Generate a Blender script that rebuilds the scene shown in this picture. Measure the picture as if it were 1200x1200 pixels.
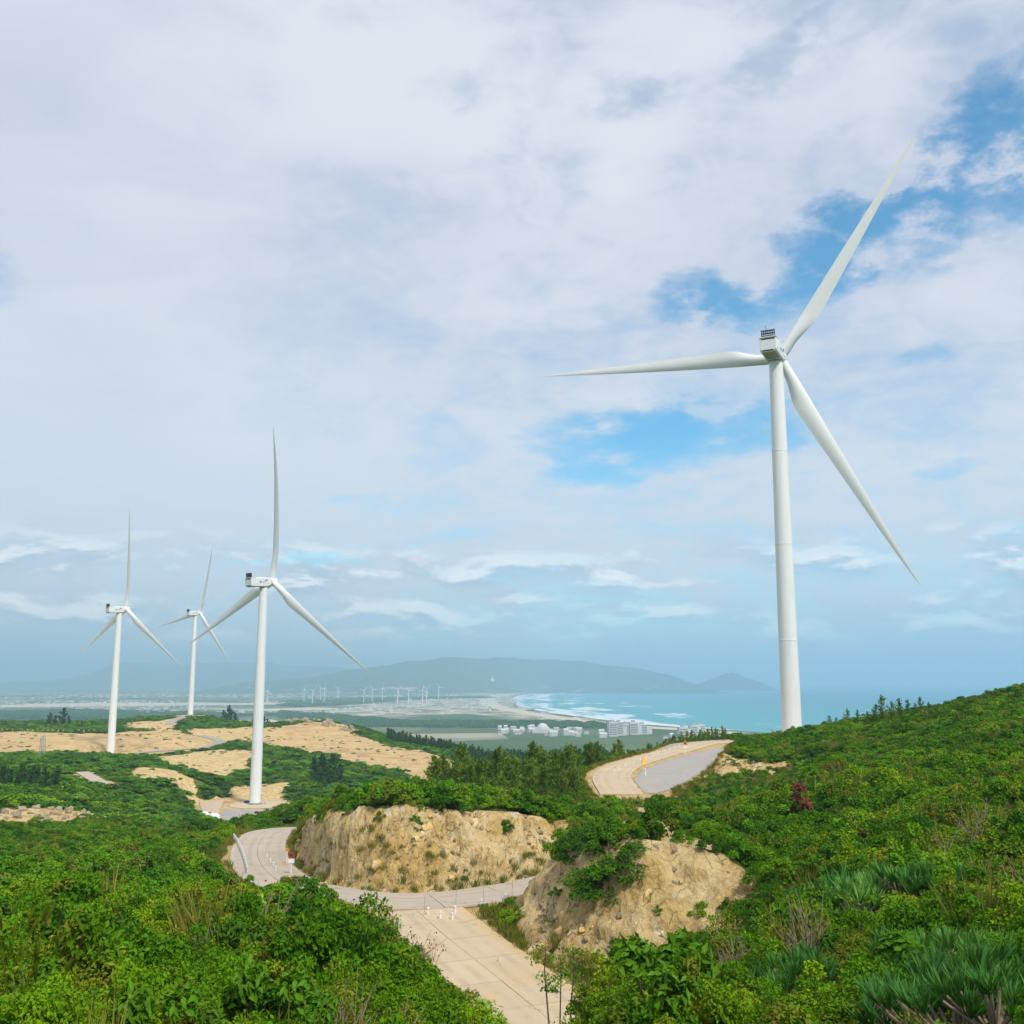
import bpy, bmesh, math, random
import numpy as np
from mathutils import Vector, Matrix
from mathutils.geometry import delaunay_2d_cdt
from mathutils.bvhtree import BVHTree

for _o in list(bpy.data.objects):
    bpy.data.objects.remove(_o)
SC = bpy.context.scene
COL = SC.collection
R = math.radians

# ------------------------------------------------------------------ camera
EYE = 120.0
cam_d = bpy.data.cameras.new('camera')
cam = bpy.data.objects.new('camera', cam_d)
COL.objects.link(cam)
cam.location = (0, 0, EYE)
cam.rotation_euler = (R(90 + 9.3525), 0, 0)
cam_d.sensor_width = 36.0
cam_d.lens = 35.895
cam_d.clip_start = 0.1
cam_d.clip_end = 120000
SC.camera = cam

# ------------------------------------------------------------------ sun, exposure
SUN_EL, SUN_AZ = 52.0, 146.0        # azimuth clockwise from +Y: behind the right shoulder
sd = bpy.data.lights.new('sun', 'SUN')
sd.energy = 3.0
sd.angle = R(6)
sd.color = (1.0, 0.95, 0.87)
sun = bpy.data.objects.new('sun', sd)
COL.objects.link(sun)
_d = Vector((math.sin(R(SUN_AZ)) * math.cos(R(SUN_EL)), math.cos(R(SUN_AZ)) * math.cos(R(SUN_EL)), math.sin(R(SUN_EL))))
sun.rotation_euler = _d.to_track_quat('Z', 'Y').to_euler()
sun.location = (0, 0, 400)
SC.view_settings.view_transform = 'Standard'
SC.view_settings.look = 'None'
SC.view_settings.gamma = 1.0
SC.view_settings.use_curve_mapping = False
SC.view_settings.exposure = 0.22
SC.render.engine = 'CYCLES'
SC.cycles.use_denoising = True
SC.cycles.max_bounces = 5
SC.cycles.diffuse_bounces = 2
SC.cycles.glossy_bounces = 2
SC.cycles.transmission_bounces = 2
SC.cycles.transparent_max_bounces = 6
SC.cycles.volume_bounces = 1


# ------------------------------------------------------------------ node helper
class NT:
    def __init__(self, tree):
        self.t = tree
        self.n = tree.nodes
        self.l = tree.links

    def node(self, kind, _in=None, **kw):
        nd = self.n.new(kind)
        for k, v in kw.items():
            setattr(nd, k, v)
        for k, v in (_in or {}).items():
            self.set(nd.inputs[k], v)
        return nd

    def set(self, sock, v):
        if isinstance(v, bpy.types.NodeSocket):
            self.l.new(v, sock)
        elif v is not None:
            sock.default_value = v

    def math(self, op, a, b=None, c=None, clamp=False):
        nd = self.node('ShaderNodeMath', operation=op, use_clamp=clamp)
        for i, v in enumerate((a, b, c)):
            if v is not None:
                self.set(nd.inputs[i], v)
        return nd.outputs[0]

    def ramp(self, v, a, b, c=0.0, d=1.0, smooth=True):
        nd = self.node('ShaderNodeMapRange', interpolation_type='SMOOTHSTEP' if smooth else 'LINEAR')
        for i, x in enumerate((v, a, b, c, d)):
            self.set(nd.inputs[i], x)
        return nd.outputs[0]

    def mix(self, f, a, b, blend='MIX'):
        nd = self.node('ShaderNodeMix', data_type='RGBA', blend_type=blend)
        self.set(nd.inputs[0], f)
        for s, v in ((6, a), (7, b)):
            if isinstance(v, (tuple, list)) and len(v) == 3:
                v = (*v, 1.0)
            self.set(nd.inputs[s], v)
        return nd.outputs[2]

    def noise(self, vec, scale, detail=4.0, rough=0.55, dist=0.0, color=False):
        nd = self.node('ShaderNodeTexNoise', _in={'Scale': scale, 'Detail': detail, 'Roughness': rough, 'Distortion': dist})
        if vec is not None:
            self.l.new(vec, nd.inputs['Vector'])
        return nd.outputs['Color' if color else 'Fac']

    def vmath(self, op, a, b=None, scale=None):
        nd = self.node('ShaderNodeVectorMath', operation=op)
        self.set(nd.inputs[0], a)
        if b is not None:
            self.set(nd.inputs[1], b)
        if scale is not None:
            self.set(nd.inputs['Scale'], scale)
        return nd.outputs[1 if op in ('LENGTH', 'DOT_PRODUCT', 'DISTANCE') else 0]


# ------------------------------------------------------------------ sky: clear air behind a broken layer of cloud
world = bpy.data.worlds.new('World')
SC.world = world
world.use_nodes = True
world.node_tree.nodes.clear()
w = NT(world.node_tree)
sky = w.node('ShaderNodeTexSky', sky_type='NISHITA', sun_disc=False, sun_elevation=R(SUN_EL),
             sun_rotation=R(SUN_AZ), altitude=100.0, air_density=1.0, dust_density=0.6, ozone_density=1.6)
gen = w.node('ShaderNodeTexCoord').outputs['Generated']
sep = w.node('ShaderNodeSeparateXYZ', _in={0: gen})
X, Y, Z = sep.outputs
az = w.math('MULTIPLY', w.math('ARCTAN2', X, Y), 180 / math.pi)
el = w.math('MULTIPLY', w.math('ARCSINE', Z), 180 / math.pi)
elp = w.math('MAXIMUM', el, 0.0)
ang = w.node('ShaderNodeCombineXYZ', _in={0: az, 1: el, 2: 0.0}).outputs[0]
# cloud sheet: flat layer seen in perspective
inv = w.math('DIVIDE', 1.0, w.math('ADD', w.math('MAXIMUM', Z, 0.0), 0.25))
plane = w.node('ShaderNodeCombineXYZ', _in={0: w.math('MULTIPLY', X, inv), 1: w.math('MULTIPLY', Y, inv), 2: 3.7}).outputs[0]
streak = w.node('ShaderNodeMapping', _in={0: ang, 2: (0, 0, R(-27)), 3: (0.035, 0.11, 1.0)}).outputs[0]
n_big = w.noise(plane, 1.5, 3, 0.5, 0.3)
n_str = w.noise(streak, 1.0, 7, 0.56, 0.6)
n_mid = w.noise(plane, 4.4, 7, 0.55, 0.5)
n_fine = w.noise(plane, 13.0, 7, 0.60, 0.9)
# openings: (azimuth, elevation, half width, half height, turn, depth) in degrees
GAPS = [(27.5, 25.6, 8.5, 3.8, 24, 1.2), (19.8, 23.4, 8.0, 2.7, 18, 1.2), (12.4, 21.2, 5.2, 1.8, 10, 1.05), (23.0, 22.2, 4.0, 1.6, 14, 0.6),
        (8.2, 13.5, 9.0, 2.4, 3, 1.0), (4.8, 11.4, 4.0, 1.4, 10, 0.85), (14.5, 13.2, 3.6, 1.4, 3, 0.7), (23.1, 10.8, 2.6, 0.7, 2, 0.62),
        (6.7, 30.4, 5.5, 1.9, 10, 0.62), (-3.2, 32.2, 3.8, 1.7, 10, 0.52), (15.0, 32.0, 6.0, 1.8, 22, 0.55),
        (-10.8, 6.5, 6.2, 0.5, 1, 0.62), (-3.2, 7.9, 4.6, 0.7, 2, 0.48), (-9.0, 9.8, 4.2, 0.6, 3, 0.45),
        (-29.6, 18.6, 3.0, 4.2, 10, 0.42), (22.7, 17.0, 3.2, 1.5, 18, 0.5),
        (64, 22, 16, 5, 25, 0.8), (-62, 16, 15, 3, 4, 0.6), (120, 30, 18, 7, 10, 0.7), (-110, 38, 16, 7, 10, 0.6),
        (175, 25, 22, 6, 0, 0.7), (10, 62, 30, 7, 30, 0.6)]
warp = w.vmath('SUBTRACT', w.noise(plane, 4.6, 6, 0.62, 0.0, color=True), (0.5, 0.5, 0.5))
wscale = w.ramp(el, 4, 24, 2.4, 8.0, smooth=False)
angw = w.vmath('ADD', ang, w.vmath('SCALE', warp, scale=wscale))
gap = None
for (ga, ge, gw, gh, gt, gd) in GAPS:
    mp = w.node('ShaderNodeMapping', vector_type='TEXTURE', _in={0: angw})
    mp.inputs[1].default_value = (ga, ge, 0)
    mp.inputs[2].default_value = (0, 0, R(gt))
    mp.inputs[3].default_value = (gw, gh, 1)
    g = w.ramp(w.vmath('LENGTH', mp.outputs[0]), 1.5, 0.2, 0.0, gd)
    gap = g if gap is None else w.math('MAXIMUM', gap, g)
tex = w.math('ADD', w.math('MULTIPLY', n_str, 0.40), w.math('ADD', w.math('MULTIPLY', n_mid, 0.34), w.math('MULTIPLY', n_fine, 0.26)))
opening = w.math('SUBTRACT', gap, w.math('MULTIPLY', w.math('SUBTRACT', tex, 0.48), 2.5))
opening = w.math('MULTIPLY', w.ramp(opening, 0.0, 1.15), w.ramp(gap, 0.0, 0.4))
# thin places in every part of the layer
thin = w.ramp(tex, 0.55, 0.36, 0.0, 0.42)
opening = w.math('MAXIMUM', opening, w.math('MULTIPLY', thin, w.ramp(az, -24, 2, 0.18, 1.0)))
# cloud tone
shade = w.math('ADD', w.math('MULTIPLY', n_big, 0.8), w.math('ADD', w.math('MULTIPLY', w.math('SUBTRACT', n_str, 0.5), 0.6), w.math('MULTIPLY', w.math('SUBTRACT', n_mid, 0.5), w.ramp(az, -14, 8, 0.08, 0.5))))
lit = w.mix(w.ramp(shade, 0.22, 0.62), (5.4, 5.8, 6.9), (6.8, 7.0, 7.6))
lit = w.mix(w.ramp(el, 26, 6, 0.0, 0.85), lit, (6.1, 6.8, 7.65))
# cumulus low over the bay: grey-blue bodies, tops lit from above
lit = w.mix(w.ramp(el, 6.5, 1.5, 0.0, 0.8), lit, (4.1, 5.15, 6.6))
lv = lambda de: w.node('ShaderNodeCombineXYZ', _in={0: w.math('MULTIPLY', az, 0.085), 1: w.math('MULTIPLY', w.math('ADD', el, de), 0.24), 2: 1.3}).outputs[0]
n_a = w.noise(lv(0.0), 1.5, 9, 0.58, 0.25)
n_b = w.noise(lv(0.55), 1.5, 9, 0.58, 0.25)
body = w.math('MULTIPLY', w.ramp(n_a, 0.42, 0.58), w.math('MULTIPLY', w.ramp(el, 9.0, 5.5), w.ramp(el, 1.2, 3.5)))
top_lit = w.ramp(w.math('SUBTRACT', n_a, n_b), -0.035, 0.075)
puff = w.mix(top_lit, (4.0, 5.2, 6.6), (9.2, 9.3, 9.3))
lit = w.mix(w.math('MULTIPLY', body, 0.9), lit, puff)
blue = w.mix(1.0, sky.outputs[0], (0.70, 1.42, 1.55), 'MULTIPLY')
col = w.mix(opening, lit, blue)
bg = w.node('ShaderNodeBackground', _in={'Color': col, 'Strength': 0.1})
w.node('ShaderNodeOutputWorld', _in={0: bg.outputs[0]})

# ------------------------------------------------------------------ surveyed layout (metres; x right, y ahead, z up from the sea)
HAZE = 0.00015
ROAD_WEST = [[-8.63,88.07,102.0],[-12.46,89.31,101.95],[-16.6,92.49,101.8],[-20.54,97.01,101.65],[-24.55,106.06,101.4],[-27.62,115.9,101.1],[-30.12,127.4,100.7],[-31.62,140.72,100.1],[-26.62,150.72,99.19999999999999],[-23.62,164.72,97.69999999999999],[-27.62,182.72,95.3]]
ROAD_EAST = [[-8.63,88.07,102.0],[-4.28,89.4,102.0],[0.0,91.77,102.15],[3.57,93.12,102.6],[9.57,98.12,102.89999999999999],[13.57,105.12,103.19999999999999]]
ROAD_SOUTH = [[-8.63,88.07,102.0],[-4.94,77.82,101.8],[-1.97,71.31,101.4],[1.11,64.43,101.0],[4.07,58.01,100.6],[7.8,54.3,100.4]]
ROAD_UPPER = [[16.44,142.9,104.7],[16.75,159.88,105.4],[20.32,175.84,105.75],[26.64,190.13,106.1],[35.2,207.47,106.4],[43.39,223.25,106.7],[55,228,106.8],[63,233,106.5]]
PAD_B_POLY = [[-127.71,426.45],[-118.34,432.48],[-106.57,438.68],[-89.74,426.45],[-81.43,393.61],[-75.82,350.99],[-95.63,350.99],[-106.45,376.73],[-112.54,376.73]]
GRAVEL_B = [[-109.66,401.33],[-96.05,396.15],[-87.4,409.36],[-81.63,388.63],[-76.84,353.0],[-92.49,353.0],[-103.98,374.44]]
PALE_B = [[-126.12,423.5],[-115.97,426.45],[-106.01,383.78],[-113.55,386.19]]
TRACK_C = [[-240.56,585.0,75.38],[-229.09,597.0,76.36],[-217.07,612.0,78.18],[-201.38,625.0,78.78],[-190.95,650.0,78.69],[-192.75,690.0,79.99],[-217.84,730.0,81.76]]
TRACK_D = [[-266.67,810.0,86.0],[-271.26,840.0,88.79],[-270.62,880.0,90.14]]
TRACK_E = [[-163.88,400.0,85.37],[-153.84,385.0,84.54],[-139.78,362.0,84.09]]
LINES = [[[-30.01,132.75,100.3],[-25.03,115.96,101.0],[-20.4,101.62,101.4],[-16.89,94.46,101.7],[-12.43,91.62,101.9],[-7.3,91.47,102.0],[-2.99,93.5,102.1],[0.76,95.5,102.3],[4.29,97.37,102.7]],[[-27.3,127.0,101.84],[-24.17,118.0,104.14],[-19.36,107.0,106.7],[-16.33,101.0,108.0],[-13.4,97.5,108.57],[-7.84,97.0,108.47],[-3.2,99.0,108.08],[1.64,101.5,107.46],[4.18,103.5,106.57],[5.81,106.0,105.26]],[[2.88,90.17,102.6],[0.92,88.74,102.2],[0.38,80.23,101.9],[1.65,74.42,101.7],[3.41,71.83,101.8],[6.59,69.5,102.18],[10.29,68.5,102.64],[13.27,67.0,103.88],[14.92,67.0,105.64]],[[6.65,91.61,107.4],[3.75,85.0,106.34],[3.14,81.5,106.27],[5.61,77.5,108.44],[8.39,74.5,108.89],[11.31,74.0,108.79],[14.65,73.0,108.15],[16.13,71.0,107.06]],[[7.05,92.0,107.92],[10.73,95.0,107.53],[14.09,92.0,107.49],[17.29,86.0,107.17]],[[27.46,159.56,104.8],[32.93,162.24,104.8],[38.62,162.85,105.0],[43.57,162.36,106.2]],[[34.73,176.0,107.97],[35.86,168.0,107.72],[40.12,167.0,107.26],[44.33,166.0,107.07]]]
POINTS = [[0,0,118.2],[-12,2,116.8],[12,2,118.8],[0,10,115.0],[0.4,16,111.8],[-8,11,115.0],[9,11,115.7],[-40,0,113.0],[40,0,120.5],[0,-50,121.0],[-90,-60,112.0],[90,-60,124.0],[-90,20,102.0],[90,30,119.0],[-8.22,17.5,113.66],[-6.34,18.0,113.5],[-4.46,19.0,113.19],[-2.46,21.0,112.57],[-0.72,23.0,110.65],[-13.26,28.0,111.84],[-10.66,30.0,111.32],[-7.83,33.0,110.79],[-4.29,32.0,110.8],[-1.89,30.0,110.54],[-20.95,40.0,109.93],[-20.02,42.0,109.72],[-17.93,46.0,109.24],[-14.82,49.0,108.75],[-10.97,51.0,108.48],[-7.96,50.0,108.46],[-5.48,46.0,108.12],[-3.24,41.0,107.63],[-1.56,36.0,107.19],[-0.36,31.0,107.14],[-5.51,58.0,102.63],[-8.91,66.0,102.51],[-13.18,72.0,101.68],[-2.16,50.0,102.55],[0.34,44.0,103.39],[-25.3,96.0,101.02],[-31.17,108.0,101.21],[-34.8,128.0,100.11],[-28.11,88.0,102.55],[-34.34,86.0,102.94],[-39.27,82.0,103.39],[-44.79,78.0,104.47],[-40.14,125.0,99.31],[-52.15,130.0,98.0],[-61.62,128.0,98.33],[-60.89,180.0,93.94],[-82.67,205.0,92.0],[-93.72,215.0,92.44],[-96.78,200.0,92.67],[-112.99,200.0,94.05],[-105.97,230.0,92.31],[-93.08,235.0,91.71],[-55.09,190.0,87.98],[-48.32,200.0,86.56],[-59.95,240.0,81.62],[-80.52,270.0,78.87],[-48.21,230.0,82.72],[-77.43,310.0,73.88],[-94.16,320.0,74.49],[-146.13,300.0,90.16],[-138.47,310.0,89.95],[-132.32,320.0,86.25],[-120.24,330.0,82.63],[-111.59,345.0,78.28],[-170.48,300.0,91.66],[-205.12,420.0,85.96],[-197.85,450.0,84.32],[-160.47,420.0,82.64],[-152.05,450.0,84.32],[-129.33,430.0,81.77],[-129.81,400.0,79.63],[-119.18,420.0,76.01],[-122.17,414.9,72.0],[-112.31,420.6,72.0],[-103.55,426.45,72.0],[-88.55,417.73,72.0],[-76.84,353.0,72.0],[-88.22,353.0,72.0],[-104.28,374.44,72.0],[-115.86,440.0,73.24],[-99.85,440.0,73.93],[-87.04,430.0,72.61],[-91.57,470.0,74.6],[-110.65,470.0,74.6],[-128.64,480.0,74.79],[-264.08,540.0,81.81],[-251.14,560.0,81.73],[-328.85,560.0,82.62],[-229.12,597.0,76.83],[-208.84,610.0,77.34],[-266.49,640.0,81.36],[-318.67,650.0,83.87],[-226.44,660.0,82.26],[-184.22,645.0,79.0],[-194.25,720.0,82.28],[-242.19,740.0,84.79],[-302.65,740.0,83.6],[-363.28,740.0,84.79],[-453.98,740.0,83.6],[-422.98,860.0,88.74],[-382.81,850.0,83.64],[-346.3,830.0,79.84],[-505.42,880.0,92.97],[-614.14,880.0,96.52],[-316.61,840.0,87.44],[-278.56,850.0,86.37],[-273.11,888.0,90.58],[-235.34,870.0,88.38],[-188.03,850.0,86.37],[-267.03,930.0,87.69],[-343.24,930.0,86.19],[-491.83,1000.0,58.65],[-387.53,1050.0,60.21],[-246.11,1000.0,66.48],[-148.64,650.0,81.8],[-174.25,760.0,87.49],[-151.36,770.0,88.3],[-139.23,790.0,93.28],[-124.61,780.0,90.14],[-102.9,740.0,83.6],[-80.08,700.0,81.09],[-122.34,600.0,79.95],[-79.12,540.0,77.52],[-51.73,530.0,76.21],[-27.85,570.0,76.07],[-50.57,620.0,78.62],[-97.0,660.0,80.15],[-65.03,500.0,76.71],[-87.87,470.0,77.31],[-103.16,470.0,78.31],[-69.79,430.0,74.36],[-40.92,420.0,72.32],[-136.93,560.0,79.4],[-179.64,580.0,77.98],[-177.45,700.0,84.45],[-76.46,720.0,75.83],[-22.52,690.0,72.04],[22.19,680.0,72.7],[55.52,680.0,75.95],[-18.9,580.0,72.68],[18.25,560.0,72.17],[42.38,520.0,75.22],[-125.28,900.0,61.5],[-29.46,900.0,52.9],[69.51,850.0,46.83],[-202.39,950.0,61.18],[-19.44,120.0,106.06],[-12.43,118.0,106.64],[-3.89,120.0,106.44],[4.05,125.0,105.72],[9.47,130.0,104.37],[13.32,135.0,103.06],[-20.79,160.0,103.76],[-9.67,170.0,102.78],[2.85,175.0,102.35],[12.44,170.0,102.78],[13.64,160.0,103.88],[-26.72,150.0,101.47],[-30.32,150.0,98.29],[-37.32,230.0,88.36],[-16.9,260.0,84.46],[8.45,260.0,86.49],[18.73,230.0,98.82],[25.45,240.0,101.36],[34.01,245.0,103.21],[-23.41,360.0,66.83],[11.71,360.0,64.83],[37.68,330.0,83.97],[52.13,290.0,97.88],[15.26,156.66,105.2],[16.19,173.08,105.7],[22.49,197.15,105.9],[28.87,208.25,106.1],[37.06,226.93,106.3],[47.28,241.08,106.6],[28.55,175.5,105.5],[23.2,158.77,105.0],[35.11,187.43,106.0],[31.96,170.94,105.2],[7.98,17.0,113.81],[7.14,19.0,113.19],[6.2,22.0,112.26],[5.09,26.0,111.01],[3.4,31.0,108.96],[1.69,36.0,106.47],[0.52,33.0,106.81],[0.37,24.0,109.67],[1.97,28.0,109.29],[8.57,15.0,114.43],[11.84,25.0,112.62],[10.61,28.0,111.84],[8.8,31.0,110.83],[7.09,36.0,109.23],[5.03,40.0,107.83],[3.11,44.0,106.45],[9.89,50.0,105.11],[6.83,54.0,102.92],[4.26,54.0,102.11],[18.96,34.0,112.07],[17.21,36.0,111.66],[15.68,41.0,110.63],[13.3,44.0,109.67],[12.63,50.0,108.01],[25.08,52.0,111.14],[23.15,60.0,109.92],[19.52,64.0,108.81],[16.38,66.0,107.47],[18.79,78.0,106.56],[28.98,50.0,111.84],[36.46,75.0,111.13],[34.22,88.0,109.75],[28.29,92.0,108.6],[23.76,98.0,107.15],[20.16,104.0,106.01],[18.13,118.0,105.17],[16.57,128.0,104.49],[20.43,140.0,103.87],[25.67,132.0,103.77],[32.84,135.0,103.98],[48.94,100.0,112.43],[46.16,118.0,110.75],[42.35,130.0,109.39],[41.31,145.0,107.19],[54.18,90.0,111.66],[61.45,125.0,114.26],[59.37,145.0,112.9],[54.95,160.0,110.97],[51.46,175.0,109.09],[45.02,178.0,107.5],[41.88,190.0,107.48],[43.54,205.0,107.38],[50.25,205.0,107.71],[73.93,150.0,115.58],[71.76,165.0,114.16],[67.89,180.0,112.85],[63.9,195.0,111.39],[60.72,212.0,109.18],[55.52,219.0,107.98],[85.9,185.0,115.21],[98.88,200.0,118.13],[111.74,205.0,120.95],[130.18,210.0,122.02],[124.72,240.0,118.4],[64.2,235.5,106.5],[56,232,106.5],[72,238,106.5],[64,246,106.0],[52,246,106.0],[90,260,100.0],[130,260,106.0],[40,290,98.0],[0,330,88.0],[180,300,96.0],[240,330,80.0],[330,210,95.0],[100,420,58.0],[250,500,35.0],[0,600,54.0],[60,480,58.0],[420,400,35.0],[130,640,24.0],[480,100,65.0],[30,800,20.0],[-20,950,8.0],[300,800,0.5],[600,600,0.5],[800,0,0.5],[700,-300,0.5],[50,1100,0.5],[-150,1250,0.5],[-450,1350,0.5],[-800,1400,0.5],[-250,1120,20.0],[-500,1100,35.0],[-700,800,60.0],[-600,500,70.0],[-400,250,85.0],[-250,80,90.0],[-900,400,30.0],[-1200,900,0.5],[-1200,200,0.5],[-700,-200,60.0],[-300,-250,100.0],[0,-300,110.0],[300,-300,100.0],[-1200,-400,0.5],[800,-400,0.5],[0,-500,60.0]]
COAST = [[2484,14028],[2095,13388],[1616,12268],[1077,10901],[668,10148],[391,9492],[147,8915],[39,7951],[-11,6537],[17,5073],[72,4393],[121,3979],[191,3592],[247,3310],[295,3102],[352,2863],[428,2682],[520,2522],[584,2381]]
FAR_TURBINES = [[-1137,5671],[-976,5075],[-1112,6026],[-970,5357],[-774,5417],[-750,5562],[-753,6026],[-569,5166],[-534,5357],[-462,5357],[-477,5785],[-454,6427],[-1218,5166],[-1103,6573]]
RIDGE_FAR = [[-12052,17000,79],[-10660,17000,176],[-9253,17000,121],[-8409,17000,93],[-7570,17000,121],[-7015,17000,204],[-6605,17000,370],[-6116,17000,426],[-5200,17000,370],[-4217,17000,398],[-3231,17000,343],[-2388,17000,329],[-1123,17000,273],[561,17000,79]]
RIDGE_MAIN = [[-3034,11500,92],[-2466,11500,139],[-1899,11500,214],[-1521,11500,271],[-1141,11500,327],[-761,11500,369],[-381,11500,365],[0,11500,379],[476,11500,369],[856,11500,336],[1141,11500,289],[1520,11500,233],[1850,11500,149],[2037,11500,64]]
RIDGE_ISLAND = [[2059,12500,29],[2319,12500,100],[2527,12500,172],[2653,12500,217],[2765,12500,182],[2989,12500,110],[3140,12500,29]]
STATUE = [-195.18,10300.0,61.89]
HIGHRISE = [[215,2233],[232,2268],[251,2304],[268,2304],[289,2322],[377,2304],[403,2322],[421,2341]]
SAND = [[[-454.04,740.0],[-360.46,734.44],[-296.23,731.67],[-252.32,734.44],[-216.27,734.44],[-190.57,690.0],[-178.22,633.12],[-198.92,588.0],[-221.57,564.38],[-249.64,567.5],[-264.21,576.88],[-271.13,555.0],[-344.77,564.38]],[[-166.81,723.33],[-167.86,759.44],[-153.19,779.17],[-129.06,787.5],[-98.99,712.22],[-71.7,650.62],[-21.16,576.88],[-24.85,555.0],[-35.6,515.0],[-46.3,475.0],[-67.67,520.0],[-90.38,555.0],[-103.43,576.88],[-132.97,604.0],[-146.7,637.5],[-173.03,672.5],[-196.81,712.22],[-197.9,767.22],[-180.3,759.44]],[[-311.53,845.0],[-279.99,850.0],[-248.95,790.0],[-245.18,740.0],[-279.86,760.0]],[[-245.72,760.0],[-189.23,770.0],[-170.81,745.0],[-159.01,695.0],[-171.03,665.0],[-190.57,690.0],[-210.38,705.0]],[[-159.4,425.0],[-158.61,448.0],[-147.21,452.0],[-128.16,432.0],[-122.78,420.0],[-139.76,410.0]],[[-119.35,436.0],[-117.03,458.0],[-97.8,455.0],[-90.51,430.0],[-104.91,432.0]],[[-107.61,215.0],[-106.95,232.0],[-104.87,240.0],[-93.08,235.0],[-86.68,220.0],[-89.29,205.0],[-91.13,195.0],[-97.94,196.0]],[[-196.06,560.0],[-188.25,600.0],[-175.51,615.0],[-147.75,600.0],[-133.07,545.0],[-131.83,480.0],[-156.53,500.0]]]
DIRT = [[[16.45,143.0],[18.53,143.0],[14.63,112.0],[13.37,112.0]],[[7.67,95.0],[11.71,100.0],[12.78,96.0],[14.5,90.0],[15.11,80.0],[14.54,74.0],[10.98,76.0],[9.1,78.0],[8.32,86.0]],[[-19.36,48.0],[-19.07,49.0],[-18.43,48.0]],[[23.41,205.0],[32.15,225.0],[30.09,205.0],[22.9,190.0]]]
TARMAC = [[19.31,145.3],[19.49,156.91],[22.04,169.42],[27.56,182.94],[34.59,197.35],[41.42,209.77],[36.87,190.13],[31.3,173.39],[25.73,158.51],[22.63,150.83]]
TARMAC_UP = [[29.68,206.75],[35.65,223.97],[47.22,235.89],[46.2,226.28],[37.7,217.86],[29.94,199.62]]
VERGE = [[-2.92,83.42],[0.0,87.25],[0.82,86.13],[0.38,80.23],[1.65,74.42],[3.33,70.32],[1.65,69.73],[0.3,75.75],[-0.95,79.88]]
SKYLINE = [[61.0,200,2.7],[63.0,202,2.0],[63.7,198,3.0],[64.9,196,2.6],[66.2,194,2.3],[66.4,190,3.2],[67.1,188,4.2],[67.8,186,3.0],[68.6,184,3.4],[69.4,182,3.0],[69.8,180,2.3],[70.1,178,3.1],[70.5,176,2.5],[71.1,174,1.9],[73.0,172,2.2],[76.2,170,1.7],[78.6,172,2.9]]
DARK_GROVE = [[-87.72,465.0],[-83.58,455.0],[-82.65,462.0],[-78.26,450.0],[-77.79,460.0],[-73.82,452.0],[-87.09,480.0],[-82.06,478.0]]
LEFT_GROVE = [[-147.4,300.0],[-142.94,296.0],[-145.46,305.0],[-141.02,300.0],[-142.93,308.0],[-138.99,304.0],[-140.76,312.0],[-136.86,308.0],[-139.37,318.0],[-151.39,315.0],[-149.66,320.0],[-147.34,324.0],[-135.13,312.0]]
LEFT_TREES = [[-372.91,840.0,13],[-369.66,842.0,10],[-361.72,838.0,17],[-356.07,836.0,10],[-338.51,820.0,7],[-328.43,815.0,6]]
FAR_TREES = [[-243.57,895.0,14],[-249.36,900.0,9],[-239.24,898.0,9],[-221.06,890.0,8],[-210.38,885.0,10],[-206.31,880.0,8]]
SPOT_SAPLING = [[1.19,38.0],[1.83,41.0],[2.43,43.0]]
BARE_STEMS = [[-0.57,29.0],[-0.23,29.0],[-1.04,33.0],[-1.41,34.5],[0.12,31.0]]
STRAP = [[13.68,47.0],[14.76,48.0],[14.87,46.0],[15.61,46.0],[15.62,44.0],[15.94,43.0],[16.63,43.0],[17.06,42.0],[13.53,42.0],[12.82,43.0],[11.78,32.0],[11.34,29.0],[12.46,30.0],[12.39,28.0],[7.94,31.0],[8.7,31.5],[8.12,23.0],[8.09,21.5],[8.68,20.5],[9.48,21.0],[8.18,18.5],[7.73,19.0]]
OLIVE = [[9.86,32.0,2.0],[10.96,33.0,1.6],[9.66,40.0,2.6],[6.37,29.0,1.5],[6.52,26.0,1.4],[6.77,24.0,1.5],[6.89,22.0,1.3],[5.48,28.0,1.3]]
RUST = [[24.21,89.0,2.4],[28.72,77.0,0.9],[31.61,84.0,0.8],[45.13,112.0,0.9]]
CLIFF_BUSH = [[4.51,78.0,1.8],[5.11,75.0,2.0],[5.89,73.5,2.5],[6.95,73.5,2.5],[7.91,73.0,2.1],[8.57,73.6,1.5],[5.57,77.0,2.4],[6.89,76.5,2.4],[8.36,77.0,2.1],[4.86,79.5,2.0]]
GUIDE_UPPER = [[15.91,164.48],[17.22,169.42],[18.91,174.75],[20.76,179.62],[22.58,184.84],[24.18,189.1],[26.03,193.6],[27.49,197.25],[29.35,202.23],[30.95,206.27],[32.83,211.81],[34.47,215.54]]
GUIDE_JUNCTION = [[-6.53,83.72],[-5.5,82.44],[-4.57,82.16],[-4.49,84.31],[-2.48,86.54],[-0.56,88.23]]
RODS = [[-6.83,83.42],[-4.48,85.22],[-2.35,86.85],[0.0,88.9]]
GUIDE_WEST = [[-25.09,110.59],[-24.24,108.05],[-23.32,105.14],[-26.31,114.28]]
RAIL_WEST = [[-34.84,132.79],[-31.78,123.59],[-29.55,116.51],[-27.62,110.09],[-25.64,103.35]]
SIGN_WEST = [-21.33,102.91]
POST_WEST = [-23.19,109.6]
STAND_UPPER = [22.7,179.98]
SIGN_UPPER = [32.66,197.35]
MARK_UPPER = [20.62,162.69]
TARP = [-105.29,365.55]
BLUE = [-104.43,417.73]
CAR = [-84.06,365.55]
MAST = [-224.51,500.0]
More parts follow.
